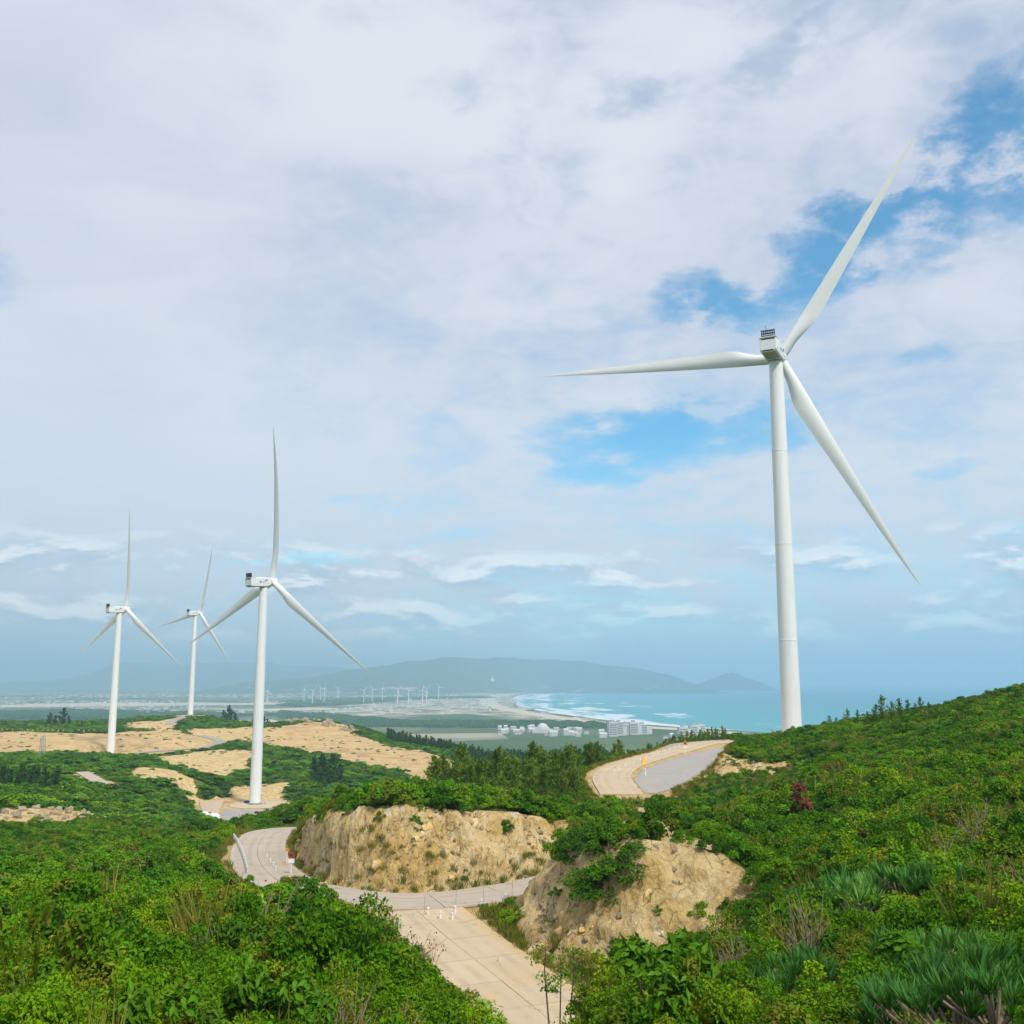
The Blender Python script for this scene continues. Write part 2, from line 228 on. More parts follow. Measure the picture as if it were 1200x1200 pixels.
YELLOW_POSTS = [[-362.32,741.0],[-358.68,741.0],[-355.05,741.0],[-351.41,741.0],[-347.78,741.0],[-344.14,741.0],[-340.51,741.0],[-336.87,741.0],[-333.24,741.0],[-329.6,741.0],[-325.96,741.0],[-322.33,741.0],[-318.69,741.0],[-315.06,741.0],[-311.42,741.0],[-307.79,741.0],[-304.15,741.0],[-300.52,741.0],[-296.88,741.0],[-293.25,741.0]]
GROVE_POLY = [[-11.57,150.0],[-4.15,128.0],[11.36,140.0],[15.02,165.0],[14.29,195.0],[-6.19,190.0],[-14.23,175.0]]
GROVE2_POLY = [[6.02,185.0],[15.68,172.0],[25.43,215.0],[33.31,240.0],[23.99,245.0],[9.58,235.0]]
ROW_POLY = [[-53.69,178.0],[-44.65,185.0],[-42.16,205.0],[-48.39,235.0],[-69.73,240.0],[-62.66,190.0]]
BELT_POLY = [[-85.19,705.0],[-55.48,680.0],[-21.36,655.0],[52.17,640.0],[72.69,660.0],[60.83,745.0],[-25.0,765.0],[-89.34,770.0]]
EDGE_POLY = [[30.83,236.0],[47.41,232.0],[52.72,250.0],[34.24,262.0]]
SANDY_TOWN = [[-598.83,3561.64],[-734.4,4706.51],[-708.61,6629.22],[-518.84,7883.81],[-75.03,9117.27],[0.0,6341.09],[23.19,4706.51],[122.85,3743.57],[231.76,3142.12],[99.78,3044.42],[0.0,3396.65],[-179.66,3650.33],[-350.53,3561.64],[-462.69,3319.79]]
SAND_STRIPS = [[[-2479.43,5030.43],[-2212.94,5609.97],[-1598.1,5402.45],[-1221.24,5504.25],[-1135.36,5118.53],[-1677.63,4863.06],[-2054.04,4631.97],[-2246.54,4559.76]],[[-1057.08,4292.21],[-898.62,4559.76],[-653.5,4421.93],[-753.0,4169.92],[-964.98,4054.44]],[[-299.32,2811.46],[-97.74,2982.61],[93.91,2866.27],[-90.36,2758.72]],[[-879.7,2982.61],[-728.89,3176.11],[-609.92,2758.72],[-722.41,2522.33]]]
WOODS = [[[-1294.69,5834.13],[-1004.03,6783.37],[-252.57,7676.2],[-114.22,6944.88],[-625.59,6341.09],[-785.15,5030.43],[-973.5,4559.76]],[[-874.11,3945.2],[-584.22,3561.64],[-299.35,3044.42],[0.0,3044.42],[239.47,2923.27],[348.28,2659.0],[85.51,2611.81],[-348.28,2659.0],[-718.5,3246.35]],[[-1942.46,3945.2],[-1779.83,4169.92],[-1294.97,3945.2],[-788.7,3561.64],[-1041.28,3176.11],[-1561.91,3176.11]]]
DRAPE = [[-16.33,101.0],[-12.61,97.5],[-15.56,95.8],[-18.95,99.5],[-22.1,108.0],[-19.68,107.0]]
SHORT = [[20.01,130.0],[36.34,130.0],[44.94,160.0],[26.83,156.0],[21.74,145.0]]
MOUNDS = [[-250.47,605.0,13,3.2],[-202.61,645.0,18,3.6],[-254.74,625.0,9,2.2],[-97.79,600.0,22,2.0]]
CLEAR = [[-5.75,50.0],[-3.63,46.0],[-1.26,40.0],[-0.25,16.0],[1.48,16.0],[3.45,44.0],[0.0,48.0]]

# ================================================================== helpers
rng = np.random.default_rng(7)
random.seed(7)


def link(o, parent=None):
    COL.objects.link(o)
    if parent is not None:
        o.parent = parent
    return o


def tag(o, label, cat, group=None):
    o['label'] = label
    o['category'] = cat
    if group:
        o['group'] = group
    return o


def empty(name, loc=(0, 0, 0), rz=0.0):
    o = bpy.data.objects.new(name, None)
    o.location = loc
    o.rotation_euler = (0, 0, rz)
    o.empty_display_size = 0.2
    return link(o)


def mesh_np(name, V, F, mat=None, smooth=False, midx=None, attrs=None):
    """mesh from arrays; F is an (n,3) or (n,4) array or a list of index lists"""
    me = bpy.data.meshes.new(name)
    V = np.asarray(V, dtype=np.float32)
    if isinstance(F, np.ndarray):
        k = F.shape[1]
        me.vertices.add(len(V))
        me.vertices.foreach_set('co', V.ravel())
        me.loops.add(F.size)
        me.loops.foreach_set('vertex_index', F.astype(np.int32).ravel())
        me.polygons.add(len(F))
        me.polygons.foreach_set('loop_start', np.arange(0, F.size, k, dtype=np.int32))
        me.polygons.foreach_set('loop_total', np.full(len(F), k, dtype=np.int32))
    else:
        me.from_pydata([tuple(v) for v in V], [], [tuple(f) for f in F])
    for m in (mat if isinstance(mat, (list, tuple)) else [mat]):
        if m is not None:
            me.materials.append(m)
    if midx is not None:
        me.polygons.foreach_set('material_index', np.asarray(midx, dtype=np.int32))
    if smooth:
        me.polygons.foreach_set('use_smooth', np.ones(len(me.polygons), dtype=bool))
    for k, (dom, a) in (attrs or {}).items():
        at = me.attributes.new(k, 'FLOAT', dom)
        at.data.foreach_set('value', np.asarray(a, dtype=np.float32).ravel())
    me.update(calc_edges=True)
    me.validate()
    return me


class MB:
    """collects simple shapes for ONE mesh object"""

    def __init__(self):
        self.v, self.f, self.m = [], [], []

    def add(self, V, F, m=0):
        o = len(self.v)
        self.v += [tuple(map(float, p)) for p in V]
        self.f += [tuple(i + o for i in q) for q in F]
        self.m += [m] * len(F)
        return self

    def box(self, lo, hi, m=0, bev=0.0):
        x0, y0, z0 = lo
        x1, y1, z1 = hi
        if bev <= 0:
            V = [(x, y, z) for z in (z0, z1) for x, y in ((x0, y0), (x1, y0), (x1, y1), (x0, y1))]
            F = [(3, 2, 1, 0), (4, 5, 6, 7)] + [(i, (i + 1) % 4, (i + 1) % 4 + 4, i + 4) for i in range(4)]
            return self.add(V, F, m)
        b = bev
        ring = lambda q, z: [(x0 + q, y0, z), (x1 - q, y0, z), (x1, y0 + q, z), (x1, y1 - q, z), (x1 - q, y1, z), (x0 + q, y1, z), (x0, y1 - q, z), (x0, y0 + q, z)]
        rin = lambda z: [(x0 + 2 * b, y0 + b, z), (x1 - 2 * b, y0 + b, z), (x1 - b, y0 + 2 * b, z), (x1 - b, y1 - 2 * b, z), (x1 - 2 * b, y1 - b, z), (x0 + 2 * b, y1 - b, z), (x0 + b, y1 - 2 * b, z), (x0 + b, y0 + 2 * b, z)]
        rows = [rin(z0), ring(b, z0 + b), ring(b, z1 - b), rin(z1)]
        V = [p for r in rows for p in r]
        F = [tuple(range(7, -1, -1)), tuple(range(24, 32))]
        for k in range(3):
            F += [(k * 8 + i, k * 8 + (i + 1) % 8, k * 8 + 8 + (i + 1) % 8, k * 8 + 8 + i) for i in range(8)]
        return self.add(V, F, m)

    def tube(self, pts, rad, n=8, m=0, cap=True):
        pts = [Vector(p) for p in pts]
        if not hasattr(rad, '__len__'):
            rad = [rad] * len(pts)
        V = []
        for i, p in enumerate(pts):
            d = (pts[min(i + 1, len(pts) - 1)] - pts[max(i - 1, 0)]).normalized()
            a = Vector((1, 0, 0)) if abs(d.x) < 0.8 else Vector((0, 1, 0))
            u = d.cross(a).normalized()
            q = d.cross(u)
            V += [p + (u * math.cos(t) + q * math.sin(t)) * rad[i] for t in [2 * math.pi * k / n for k in range(n)]]
        F = []
        for i in range(len(pts) - 1):
            F += [(i * n + k, i * n + (k + 1) % n, (i + 1) * n + (k + 1) % n, (i + 1) * n + k) for k in range(n)]
        if cap:
            F += [tuple(range(n - 1, -1, -1)), tuple((len(pts) - 1) * n + k for k in range(n))]
        return self.add(V, F, m)

    def lathe(self, prof, n=24, m=0, c=(0, 0, 0)):
        V = [(c[0] + r * math.cos(2 * math.pi * k / n), c[1] + r * math.sin(2 * math.pi * k / n), c[2] + z) for r, z in prof for k in range(n)]
        F = []
        for i in range(len(prof) - 1):
            F += [(i * n + k, i * n + (k + 1) % n, (i + 1) * n + (k + 1) % n, (i + 1) * n + k) for k in range(n)]
        F += [tuple(range(n - 1, -1, -1)), tuple((len(prof) - 1) * n + k for k in range(n))]
        return self.add(V, F, m)

    def mesh(self, name, mat, smooth=None):
        me = bpy.data.meshes.new(name)
        me.from_pydata(self.v, [], self.f)
        for q in (mat if isinstance(mat, (list, tuple)) else [mat]):
            me.materials.append(q)
        me.polygons.foreach_set('material_index', self.m)
        if smooth is not None:
            me.polygons.foreach_set('use_smooth', [True] * len(self.f))
            me.set_sharp_from_angle(angle=R(smooth))
        me.update()
        return me

    def build(self, name, mat, parent=None, smooth=None):
        return link(bpy.data.objects.new(name, self.mesh(name, mat, smooth)), parent)


def copy_tree(o, parent=None):
    c = o.copy()
    COL.objects.link(c)
    c.parent = parent
    for ch in list(o.children):
        copy_tree(ch, c)
    return c


# ---- vectorised gradient noise
_P = np.random.default_rng(3).permutation(512).astype(np.int64)
_G = np.random.default_rng(4).normal(size=(512, 3))
_G /= np.linalg.norm(_G, axis=1)[:, None]


def gnoise(x, y, z=0.0):
    x, y, z = np.broadcast_arrays(np.asarray(x, float), np.asarray(y, float), np.asarray(z, float))
    xi, yi, zi = (np.floor(a).astype(np.int64) for a in (x, y, z))
    xf, yf, zf = x - xi, y - yi, z - zi
    fd = lambda t: t * t * t * (t * (t * 6 - 15) + 10)
    u, v, q = fd(xf), fd(yf), fd(zf)
    res = 0
    for dx in (0, 1):
        for dy in (0, 1):
            for dz in (0, 1):
                h = _P[(_P[(_P[(xi + dx) & 511] + yi + dy) & 511] + zi + dz) & 511]
                g = _G[h]
                d = g[..., 0] * (xf - dx) + g[..., 1] * (yf - dy) + g[..., 2] * (zf - dz)
                res = res + d * (u if dx else 1 - u) * (v if dy else 1 - v) * (q if dz else 1 - q)
    return res * 1.6


def fbm(x, y, z=0.0, oct=4, lac=2.03, gain=0.5):
    s, a = 0.0, 1.0
    for i in range(oct):
        s = s + a * gnoise(x + 17.3 * i, y - 9.1 * i, z + 5.7 * i)
        x, y, z = x * lac, y * lac, z * lac
        a *= gain
    return s


def in_poly(px, py, poly):
    inside = np.zeros(px.shape, bool)
    n = len(poly)
    for i in range(n):
        x0, y0 = poly[i][:2]
        x1, y1 = poly[(i + 1) % n][:2]
        c = ((y0 > py) != (y1 > py)) & (px < (x1 - x0) * (py - y0) / ((y1 - y0) if y1 != y0 else 1e-9) + x0)
        inside ^= c
    return inside


def seg_dist(px, py, line, close=False):
    """distance to a polyline and the interpolated z there"""
    best = np.full(px.shape, 1e9)
    zz = np.zeros(px.shape)
    pts = list(line) + ([line[0]] if close else [])
    for a, b in zip(pts[:-1], pts[1:]):
        dx, dy = b[0] - a[0], b[1] - a[1]
        t = np.clip(((px - a[0]) * dx + (py - a[1]) * dy) / (dx * dx + dy * dy + 1e-9), 0, 1)
        d = np.hypot(px - a[0] - t * dx, py - a[1] - t * dy)
        m = d < best
        best = np.where(m, d, best)
        if len(a) > 2:
            zz = np.where(m, a[2] + t * (b[2] - a[2]), zz)
    return best, zz


def sdf(px, py, poly):
    d, _ = seg_dist(px, py, poly, True)
    return np.where(in_poly(px, py, poly), -d, d)


def spline(pts, step):
    """Catmull-Rom through the points, resampled to even steps"""
    P = [np.array(p, float) for p in pts]
    P = [2 * P[0] - P[1]] + P + [2 * P[-1] - P[-2]]
    out = []
    for i in range(1, len(P) - 2):
        a, b, c, d = P[i - 1:i + 3]
        for t in np.linspace(0, 1, 24, endpoint=False):
            out.append(0.5 * (2 * b + (c - a) * t + (2 * a - 5 * b + 4 * c - d) * t * t + (3 * b - a - 3 * c + d) * t ** 3))
    out.append(P[-2])
    out = np.array(out)
    L = np.concatenate([[0], np.cumsum(np.linalg.norm(np.diff(out, axis=0), axis=1))])
    n = max(2, int(round(L[-1] / step)) + 1)
    s = np.linspace(0, L[-1], n)
    return np.stack([np.interp(s, L, out[:, k]) for k in range(out.shape[1])], 1)


def smooth01(x, a, b):
    t = np.clip((x - a) / (b - a), 0, 1)
    return t * t * (3 - 2 * t)


# ================================================================== materials
def new_mat(name):
    m = bpy.data.materials.new(name)
    m.use_nodes = True
    m.node_tree.nodes.clear()
    return m, NT(m.node_tree)


def finish(nt, shader, disp=None):
    nt.node('ShaderNodeOutputMaterial', _in={0: shader})


def bsdf(nt, col, rough=0.8, spec=0.3, normal=None, metal=0.0):
    b = nt.node('ShaderNodeBsdfPrincipled')
    nt.set(b.inputs['Base Color'], (*col, 1) if isinstance(col, (tuple, list)) and len(col) == 3 else col)
    nt.set(b.inputs['Roughness'], rough)
    nt.set(b.inputs['Specular IOR Level'], spec)
    nt.set(b.inputs['Metallic'], metal)
    if normal is not None:
        nt.set(b.inputs['Normal'], normal)
    return b.outputs[0]


def bump(nt, h, strength=0.5, dist=0.1):
    return nt.node('ShaderNodeBump', _in={'Height': h, 'Strength': strength, 'Distance': dist}).outputs[0]


def paint(name, col, rough=0.45, dirt=0.12, dirt_col=(0.35, 0.32, 0.27), scale=0.6, spec=0.4, metal=0.0):
    m, nt = new_mat(name)
    pos = nt.node('ShaderNodeTexCoord').outputs['Object']
    st = nt.node('ShaderNodeMapping', _in={0: pos, 3: (1.0, 1.0, 0.16)}).outputs[0]
    n = nt.noise(st, scale, 6, 0.62)
    c = nt.mix(nt.ramp(n, 0.5, 0.85, 0.0, dirt), col, dirt_col)
    finish(nt, bsdf(nt, c, rough, spec, metal=metal))
    return m


M = {}
M['tower'] = paint('turbine_paint', (0.80, 0.81, 0.79), 0.5, 0.25)
M['blade'] = paint('blade_paint', (0.78, 0.79, 0.77), 0.5, 0.18, scale=0.25)
M['dark'] = paint('dark_metal', (0.035, 0.045, 0.055), 0.6, 0.2)
M['grey'] = paint('galvanised_metal', (0.32, 0.33, 0.34), 0.55, 0.3)
M['tan'] = paint('underside_shade_panel', (0.42, 0.37, 0.28), 0.7, 0.3)  # tan-dark tone: the shade under the nacelle put into the colour
M['blue_print'] = paint('blue_print', (0.02, 0.20, 0.34), 0.6, 0.1)
M['white'] = paint('white_paint', (0.78, 0.78, 0.76), 0.5, 0.3, scale=2.0)
M['red'] = paint('red_paint', (0.45, 0.03, 0.02), 0.5, 0.2, scale=2.0)
M['orange'] = paint('orange_paint', (0.75, 0.22, 0.02), 0.5, 0.2, scale=2.0)
M['yellow'] = paint('yellow_paint', (0.75, 0.45, 0.03), 0.5, 0.2, scale=2.0)
M['blue'] = paint('blue_tarpaulin', (0.02, 0.05, 0.25), 0.6, 0.2, scale=2.0)
M['rubber'] = paint('tyre_rubber', (0.02, 0.02, 0.02), 0.85, 0.2)
M['glass'] = paint('dark_glass', (0.03, 0.04, 0.05), 0.1, 0.05, spec=0.6)
M['tarp'] = paint('white_tarpaulin', (0.74, 0.77, 0.80), 0.55, 0.25, scale=1.0)
M['far_white'] = paint('far_turbine_paint', (0.8, 0.78, 0.78), 0.6, 0.05)


def concrete(name, a, b, dark, stain):
    m, nt = new_mat(name)
    pos = nt.node('ShaderNodeNewGeometry').outputs['Position']
    rnd = nt.node('ShaderNodeObjectInfo').outputs['Random']
    c = nt.mix(nt.noise(pos, 0.35, 5, 0.6), a, b)
    c = nt.mix(nt.math('MULTIPLY', rnd, 0.22), c, dark)
    c = nt.mix(nt.ramp(nt.noise(pos, 0.9, 6, 0.65, 0.6), 0.52, 0.72, 0.0, 0.45), c, stain)
    c = nt.mix(nt.ramp(nt.noise(pos, 0.14, 4, 0.6), 0.52, 0.72, 0.0, 0.55), c, stain)
    c = nt.mix(nt.ramp(nt.noise(pos, 6.0, 5, 0.7), 0.55, 0.8, 0.0, 0.5), c, dark)
    ac = nt.math('ABSOLUTE', nt.node('ShaderNodeAttribute', attribute_name='across').outputs['Fac'])
    band = nt.math('MAXIMUM', nt.ramp(nt.math('ABSOLUTE', nt.math('SUBTRACT', ac, 0.95)), 0.45, 0.1), nt.ramp(nt.math('ABSOLUTE', nt.math('SUBTRACT', ac, 2.3)), 0.4, 0.1))
    c = nt.mix(nt.math('MULTIPLY', band, nt.ramp(nt.noise(pos, 0.5, 5, 0.65), 0.38, 0.62, 0.05, 0.38)), c, dark)
    washed = nt.ramp(nt.math('ADD', ac, nt.math('MULTIPLY', nt.noise(pos, 0.7, 6, 0.7), 1.6)), 3.5, 4.4, 0.0, 0.7)
    c = nt.mix(washed, c, stain)
    vor = nt.node('ShaderNodeTexVoronoi', feature='DISTANCE_TO_EDGE', _in={'Vector': nt.vmath('ADD', pos, nt.vmath('SCALE', nt.noise(pos, 0.8, 4, 0.6, 0, True), scale=2.2)), 'Scale': 0.22}).outputs['Distance']
    crack = nt.math('MULTIPLY', nt.ramp(vor, 0.012, 0.003), nt.ramp(nt.noise(pos, 0.25, 2), 0.5, 0.6, 0.0, 0.55))
    c = nt.mix(crack, c, (0.12, 0.10, 0.08))
    h = nt.noise(pos, 14.0, 4, 0.6)
    finish(nt, bsdf(nt, c, 0.9, 0.2, bump(nt, h, 0.35, 0.02)))
    return m


M['concrete'] = concrete('road_concrete', (0.44, 0.375, 0.30), (0.52, 0.445, 0.36), (0.30, 0.25, 0.20), (0.50, 0.38, 0.22))
M['concrete_pale'] = concrete('pale_road_concrete', (0.51, 0.40, 0.265), (0.60, 0.48, 0.33), (0.36, 0.28, 0.19), (0.55, 0.39, 0.19))
M['gravel'] = concrete('grey_gravel', (0.33, 0.305, 0.28), (0.40, 0.37, 0.335), (0.27, 0.245, 0.225), (0.46, 0.36, 0.23))


def foliage(name, c1, c2, c3, trans=0.22, brown=0.12, brown_col=(0.16, 0.11, 0.03), nscale=0.09, bright=1.0):
    """leaf shader: tone by plant, by patch of hillside and by leaf"""
    m, nt = new_mat(name)
    pos = nt.node('ShaderNodeNewGeometry').outputs['Position']
    rnd = nt.node('ShaderNodeObjectInfo').outputs['Random']
    leaf = nt.node('ShaderNodeAttribute', attribute_name='tone').outputs['Fac']
    k = nt.math('ADD', nt.math('MULTIPLY', rnd, 0.62), nt.math('MULTIPLY', nt.ramp(nt.noise(pos, nscale, 3, 0.5), 0.3, 0.7), 0.38))
    c = nt.mix(nt.ramp(k, 0.15, 0.6, smooth=False), c1, c2)
    c = nt.mix(nt.ramp(k, 0.62, 0.95, smooth=False), c, c3)
    c = nt.mix(nt.ramp(nt.math('ADD', nt.noise(pos, nscale * 4.1, 3, 0.6), nt.math('MULTIPLY', leaf, 0.16)), 0.60, 0.82, 0.0, brown * 4), c, brown_col)
    v = nt.ramp(leaf, 0, 1, 0.58 * bright, 1.42 * bright, smooth=False)
    c = nt.mix(1.0, c, nt.node('ShaderNodeCombineColor', _in={0: v, 1: v, 2: v}).outputs[0], 'MULTIPLY')
    b = bsdf(nt, c, 0.65, 0.05)
    t = nt.node('ShaderNodeBsdfTranslucent', _in={0: nt.mix(1.0, c, (1.3, 1.2, 0.4), 'MULTIPLY')}).outputs[0]
    mx = nt.node('ShaderNodeMixShader', _in={0: trans, 1: b, 2: t}).outputs[0]
    finish(nt, mx)
    return m


M['leaf'] = foliage('shrub_leaves', (0.042, 0.135, 0.005), (0.112, 0.262, 0.006), (0.225, 0.350, 0.009), brown=0.22, brown_col=(0.27, 0.19, 0.03))
M['leaf_vivid'] = foliage('valley_shrub_leaves', (0.042, 0.150, 0.010), (0.108, 0.275, 0.008), (0.215, 0.37, 0.011), brown=0.20, brown_col=(0.26, 0.21, 0.05))
M['leaf_dark'] = foliage('dark_bush_leaves', (0.040, 0.125, 0.010), (0.070, 0.185, 0.010), (0.11, 0.24, 0.012), brown=0.03)
M['pine'] = foliage('casuarina_needles', (0.085, 0.165, 0.024), (0.125, 0.215, 0.028), (0.18, 0.27, 0.035), trans=0.15, brown=0.06)
M['pine_dark'] = foliage('plantation_needles', (0.035, 0.09, 0.022), (0.05, 0.115, 0.026), (0.07, 0.14, 0.03), trans=0.1, brown=0.02)
M['strap'] = foliage('strap_leaves', (0.045, 0.155, 0.033), (0.085, 0.235, 0.045), (0.165, 0.34, 0.065), trans=0.25, brown=0.03)
M['olive'] = foliage('olive_bush_leaves', (0.11, 0.165, 0.008), (0.16, 0.215, 0.010), (0.22, 0.245, 0.012), brown=0.10)
M['rust'] = foliage('rust_leaves', (0.16, 0.055, 0.03), (0.20, 0.075, 0.04), (0.24, 0.10, 0.05), trans=0.1, brown=0.0)
M['grass'] = foliage('dry_grass', (0.11, 0.16, 0.018), (0.19, 0.20, 0.03), (0.28, 0.24, 0.05), trans=0.2, brown=0.16, brown_col=(0.30, 0.20, 0.06), nscale=0.3)
M['bark'] = paint('bark', (0.10, 0.075, 0.05), 0.9, 0.5, (0.05, 0.04, 0.03), scale=6.0, spec=0.1)
M['bark_pale'] = paint('pale_bark', (0.30, 0.24, 0.17), 0.9, 0.5, (0.16, 0.12, 0.08), scale=6.0, spec=0.1)


def cut_rock(nt, pos):
    """weathered rock and earth of the cuts"""
    rp = nt.node('ShaderNodeMapping', _in={0: pos, 3: (1.0, 1.0, 0.5)}).outputs[0]
    wp = nt.vmath('ADD', rp, nt.vmath('SCALE', nt.noise(rp, 0.8, 4, 0.6, 0, True), scale=1.4))
    rk = nt.mix(nt.ramp(nt.noise(rp, 0.22, 6, 0.65, 0.6), 0.38, 0.60), (0.68, 0.46, 0.155), (0.82, 0.63, 0.32))
    rk = nt.mix(nt.ramp(nt.noise(wp, 0.9, 8, 0.74, 0.4), 0.48, 0.62, 0.0, 0.65), rk, (0.42, 0.27, 0.10))
    rk = nt.mix(nt.ramp(nt.noise(wp, 0.42, 8, 0.72, 0.8), 0.575, 0.64, 0.0, 0.9), rk, (0.80, 0.71, 0.54))
    rk = nt.mix(nt.ramp(nt.noise(pos, 2.4, 8, 0.82), 0.54, 0.64, 0.0, 0.7), rk, (0.24, 0.16, 0.07))
    rk = nt.mix(nt.ramp(nt.noise(pos, 4.2, 6, 0.8), 0.55, 0.66, 0.0, 0.75), rk, (0.82, 0.70, 0.48))
    vor = nt.node('ShaderNodeTexVoronoi', feature='DISTANCE_TO_EDGE', _in={'Vector': wp, 'Scale': 0.75}).outputs['Distance']
    crack = nt.math('MULTIPLY', nt.ramp(vor, 0.05, 0.0), nt.ramp(nt.noise(pos, 0.5, 3), 0.42, 0.6))
    rk = nt.mix(nt.math('MULTIPLY', crack, 0.75), rk, (0.12, 0.085, 0.045))
    rk = nt.mix(nt.ramp(nt.noise(pos, 0.33, 5, 0.7), 0.60, 0.72, 0.0, 0.55), rk, (0.66, 0.38, 0.11))
    return rp, rk


def cliff_block_material():
    m, nt = new_mat('cut_rock_block')
    pos = nt.node('ShaderNodeNewGeometry').outputs['Position']
    rp, rk = cut_rock(nt, pos)
    finish(nt, bsdf(nt, rk, 0.95, 0.12, bump(nt, nt.noise(rp, 2.5, 9, 0.75), 0.8, 0.25)))
    return m


def ground_material():
    m, nt = new_mat('hillside_soil')
    g = nt.node('ShaderNodeNewGeometry')
    pos = g.outputs['Position']
    bare = nt.node('ShaderNodeAttribute', attribute_name='bare').outputs['Fac']
    rock = nt.node('ShaderNodeAttribute', attribute_name='rock').outputs['Fac']
    # vegetated soil
    soil = nt.mix(nt.noise(pos, 0.5, 5, 0.6), (0.055, 0.095, 0.010), (0.11, 0.145, 0.018))
    soil = nt.mix(nt.ramp(nt.noise(pos, 0.12, 4, 0.6), 0.5, 0.75, 0.0, 0.7), soil, (0.22, 0.19, 0.05))
    # sand flats with tyre tracks, gullies and tufts
    sand = nt.mix(nt.noise(pos, 0.03, 6, 0.62), (0.64, 0.42, 0.17), (0.74, 0.55, 0.29))
    str_v = nt.node('ShaderNodeMapping', _in={0: pos, 2: (0, 0, R(-24)), 3: (0.035, 0.11, 0.3)}).outputs[0]
    sand = nt.mix(nt.ramp(nt.noise(str_v, 1.0, 8, 0.72, 1.4), 0.46, 0.66, 0.0, 0.8), sand, (0.44, 0.27, 0.12))
    sand = nt.mix(nt.ramp(nt.noise(pos, 0.09, 7, 0.7, 0.8), 0.53, 0.68, 0.0, 0.75), sand, (0.30, 0.24, 0.10))
    sand = nt.mix(nt.ramp(nt.noise(pos, 0.30, 6, 0.75), 0.54, 0.70, 0.0, 0.7), sand, (0.22, 0.19, 0.08))
    trk = nt.math('ABSOLUTE', nt.math('SUBTRACT', nt.noise(nt.node('ShaderNodeMapping', _in={0: pos, 3: (0.006, 0.014, 0.01)}).outputs[0], 1.0, 2, 0.4, 0.2), 0.5))
    sand = nt.mix(nt.ramp(trk, 0.012, 0.003, 0.0, 0.55), sand, (0.36, 0.25, 0.14))
    rp, rk = cut_rock(nt, pos)
    c = nt.mix(rock, sand, rk)
    edge = nt.math('ADD', bare, nt.math('ADD', nt.math('MULTIPLY', nt.math('SUBTRACT', nt.noise(pos, 0.7, 6, 0.7), 0.5), 0.6), nt.math('MULTIPLY', nt.math('SUBTRACT', nt.noise(pos, 0.07, 7, 0.72), 0.5), 1.1)))
    c = nt.mix(nt.ramp(edge, 0.42, 0.58), soil, c)
    vor = nt.node('ShaderNodeTexVoronoi', _in={'Vector': nt.vmath('ADD', rp, nt.vmath('SCALE', nt.noise(rp, 2.0, 3, 0.6, 0, True), scale=0.5)), 'Scale': 1.6}).outputs['Distance']
    h = nt.math('ADD', nt.math('MULTIPLY', nt.noise(rp, 1.4, 9, 0.72), 1.0), nt.math('MULTIPLY', vor, 0.5))
    finish(nt, bsdf(nt, c, 0.95, 0.12, bump(nt, h, 1.0, 0.7)))
    return m


M['ground'] = ground_material()
M['cliff_block'] = cliff_block_material()

# ================================================================== terrain
verts, edges = [], []
for ln in LINES:
    s = len(verts)
    verts += ln
    edges += [(s + i, s + i + 1) for i in range(len(ln) - 1)]
verts += POINTS
co, _, tri, orig, _, _ = delaunay_2d_cdt([Vector(v[:2]) for v in verts], edges, [], 0, 0.01)
tz = []
for i, og in enumerate(orig):
    if og:
        tz.append(verts[og[0]][2])
    else:                                   # a crossing made by the triangulation
        d = [((co[i].x - v[0]) ** 2 + (co[i].y - v[1]) ** 2 + 1e-6, v[2]) for v in verts]
        d.sort()
        tz.append(sum(z / q for q, z in d[:4]) / sum(1 / q for q, z in d[:4]))
TIN = BVHTree.FromPolygons([(c.x, c.y, z) for c, z in zip(co, tz)], [tuple(t) for t in tri])


def axis(lo, hi, a, b, step, growth):
    mid = np.arange(a, b + step * 0.5, step)
    up, x, d = [], mid[-1], step
    while x < hi:
        d *= growth
        x += d
        up.append(x)
    dn, x, d = [], mid[0], step
    while x > lo:
        d *= growth
        x -= d
        dn.append(x)
    return np.concatenate([dn[::-1], mid, up])


GX = axis(-1150, 780, -36, 24, 0.34, 1.020)
GY = axis(-380, 1330, 56, 124, 0.34, 1.0165)
XX, YY = np.meshgrid(GX, GY)
ZZ = np.zeros(XX.shape)
down = Vector((0, 0, -1))
for j in range(XX.shape[0]):
    yy = float(GY[j])
    for i in range(XX.shape[1]):
        hit = TIN.ray_cast(Vector((float(GX[i]), yy, 500.0)), down)
        ZZ[j, i] = hit[0].z if hit[0] is not None else 0.5


def relax(z, n, m=1.0):
    for _ in range(n):
        q = z.copy()
        q[1:-1, 1:-1] = (z[1:-1, 1:-1] * 4 + z[:-2, 1:-1] + z[2:, 1:-1] + z[1:-1, :-2] + z[1:-1, 2:]) / 8
        z = z + (q - z) * m
    return z


CLIFFS = [LINES[0] + LINES[1][::-1], LINES[2] + LINES[3][::-1], LINES[5] + LINES[6][::-1]]
near_cliff = np.zeros(XX.shape)
win = (np.abs(XX) < 80) & (YY > 40) & (YY < 250)
for c in CLIFFS:
    d = np.full(XX.shape, 99.0)
    d[win] = sdf(XX[win], YY[win], c)
    near_cliff = np.maximum(near_cliff, 1 - smooth01(d, 0.3, 2.0))
ZZ = relax(ZZ, 14, 1 - near_cliff)
ZZ = relax(ZZ, 2)

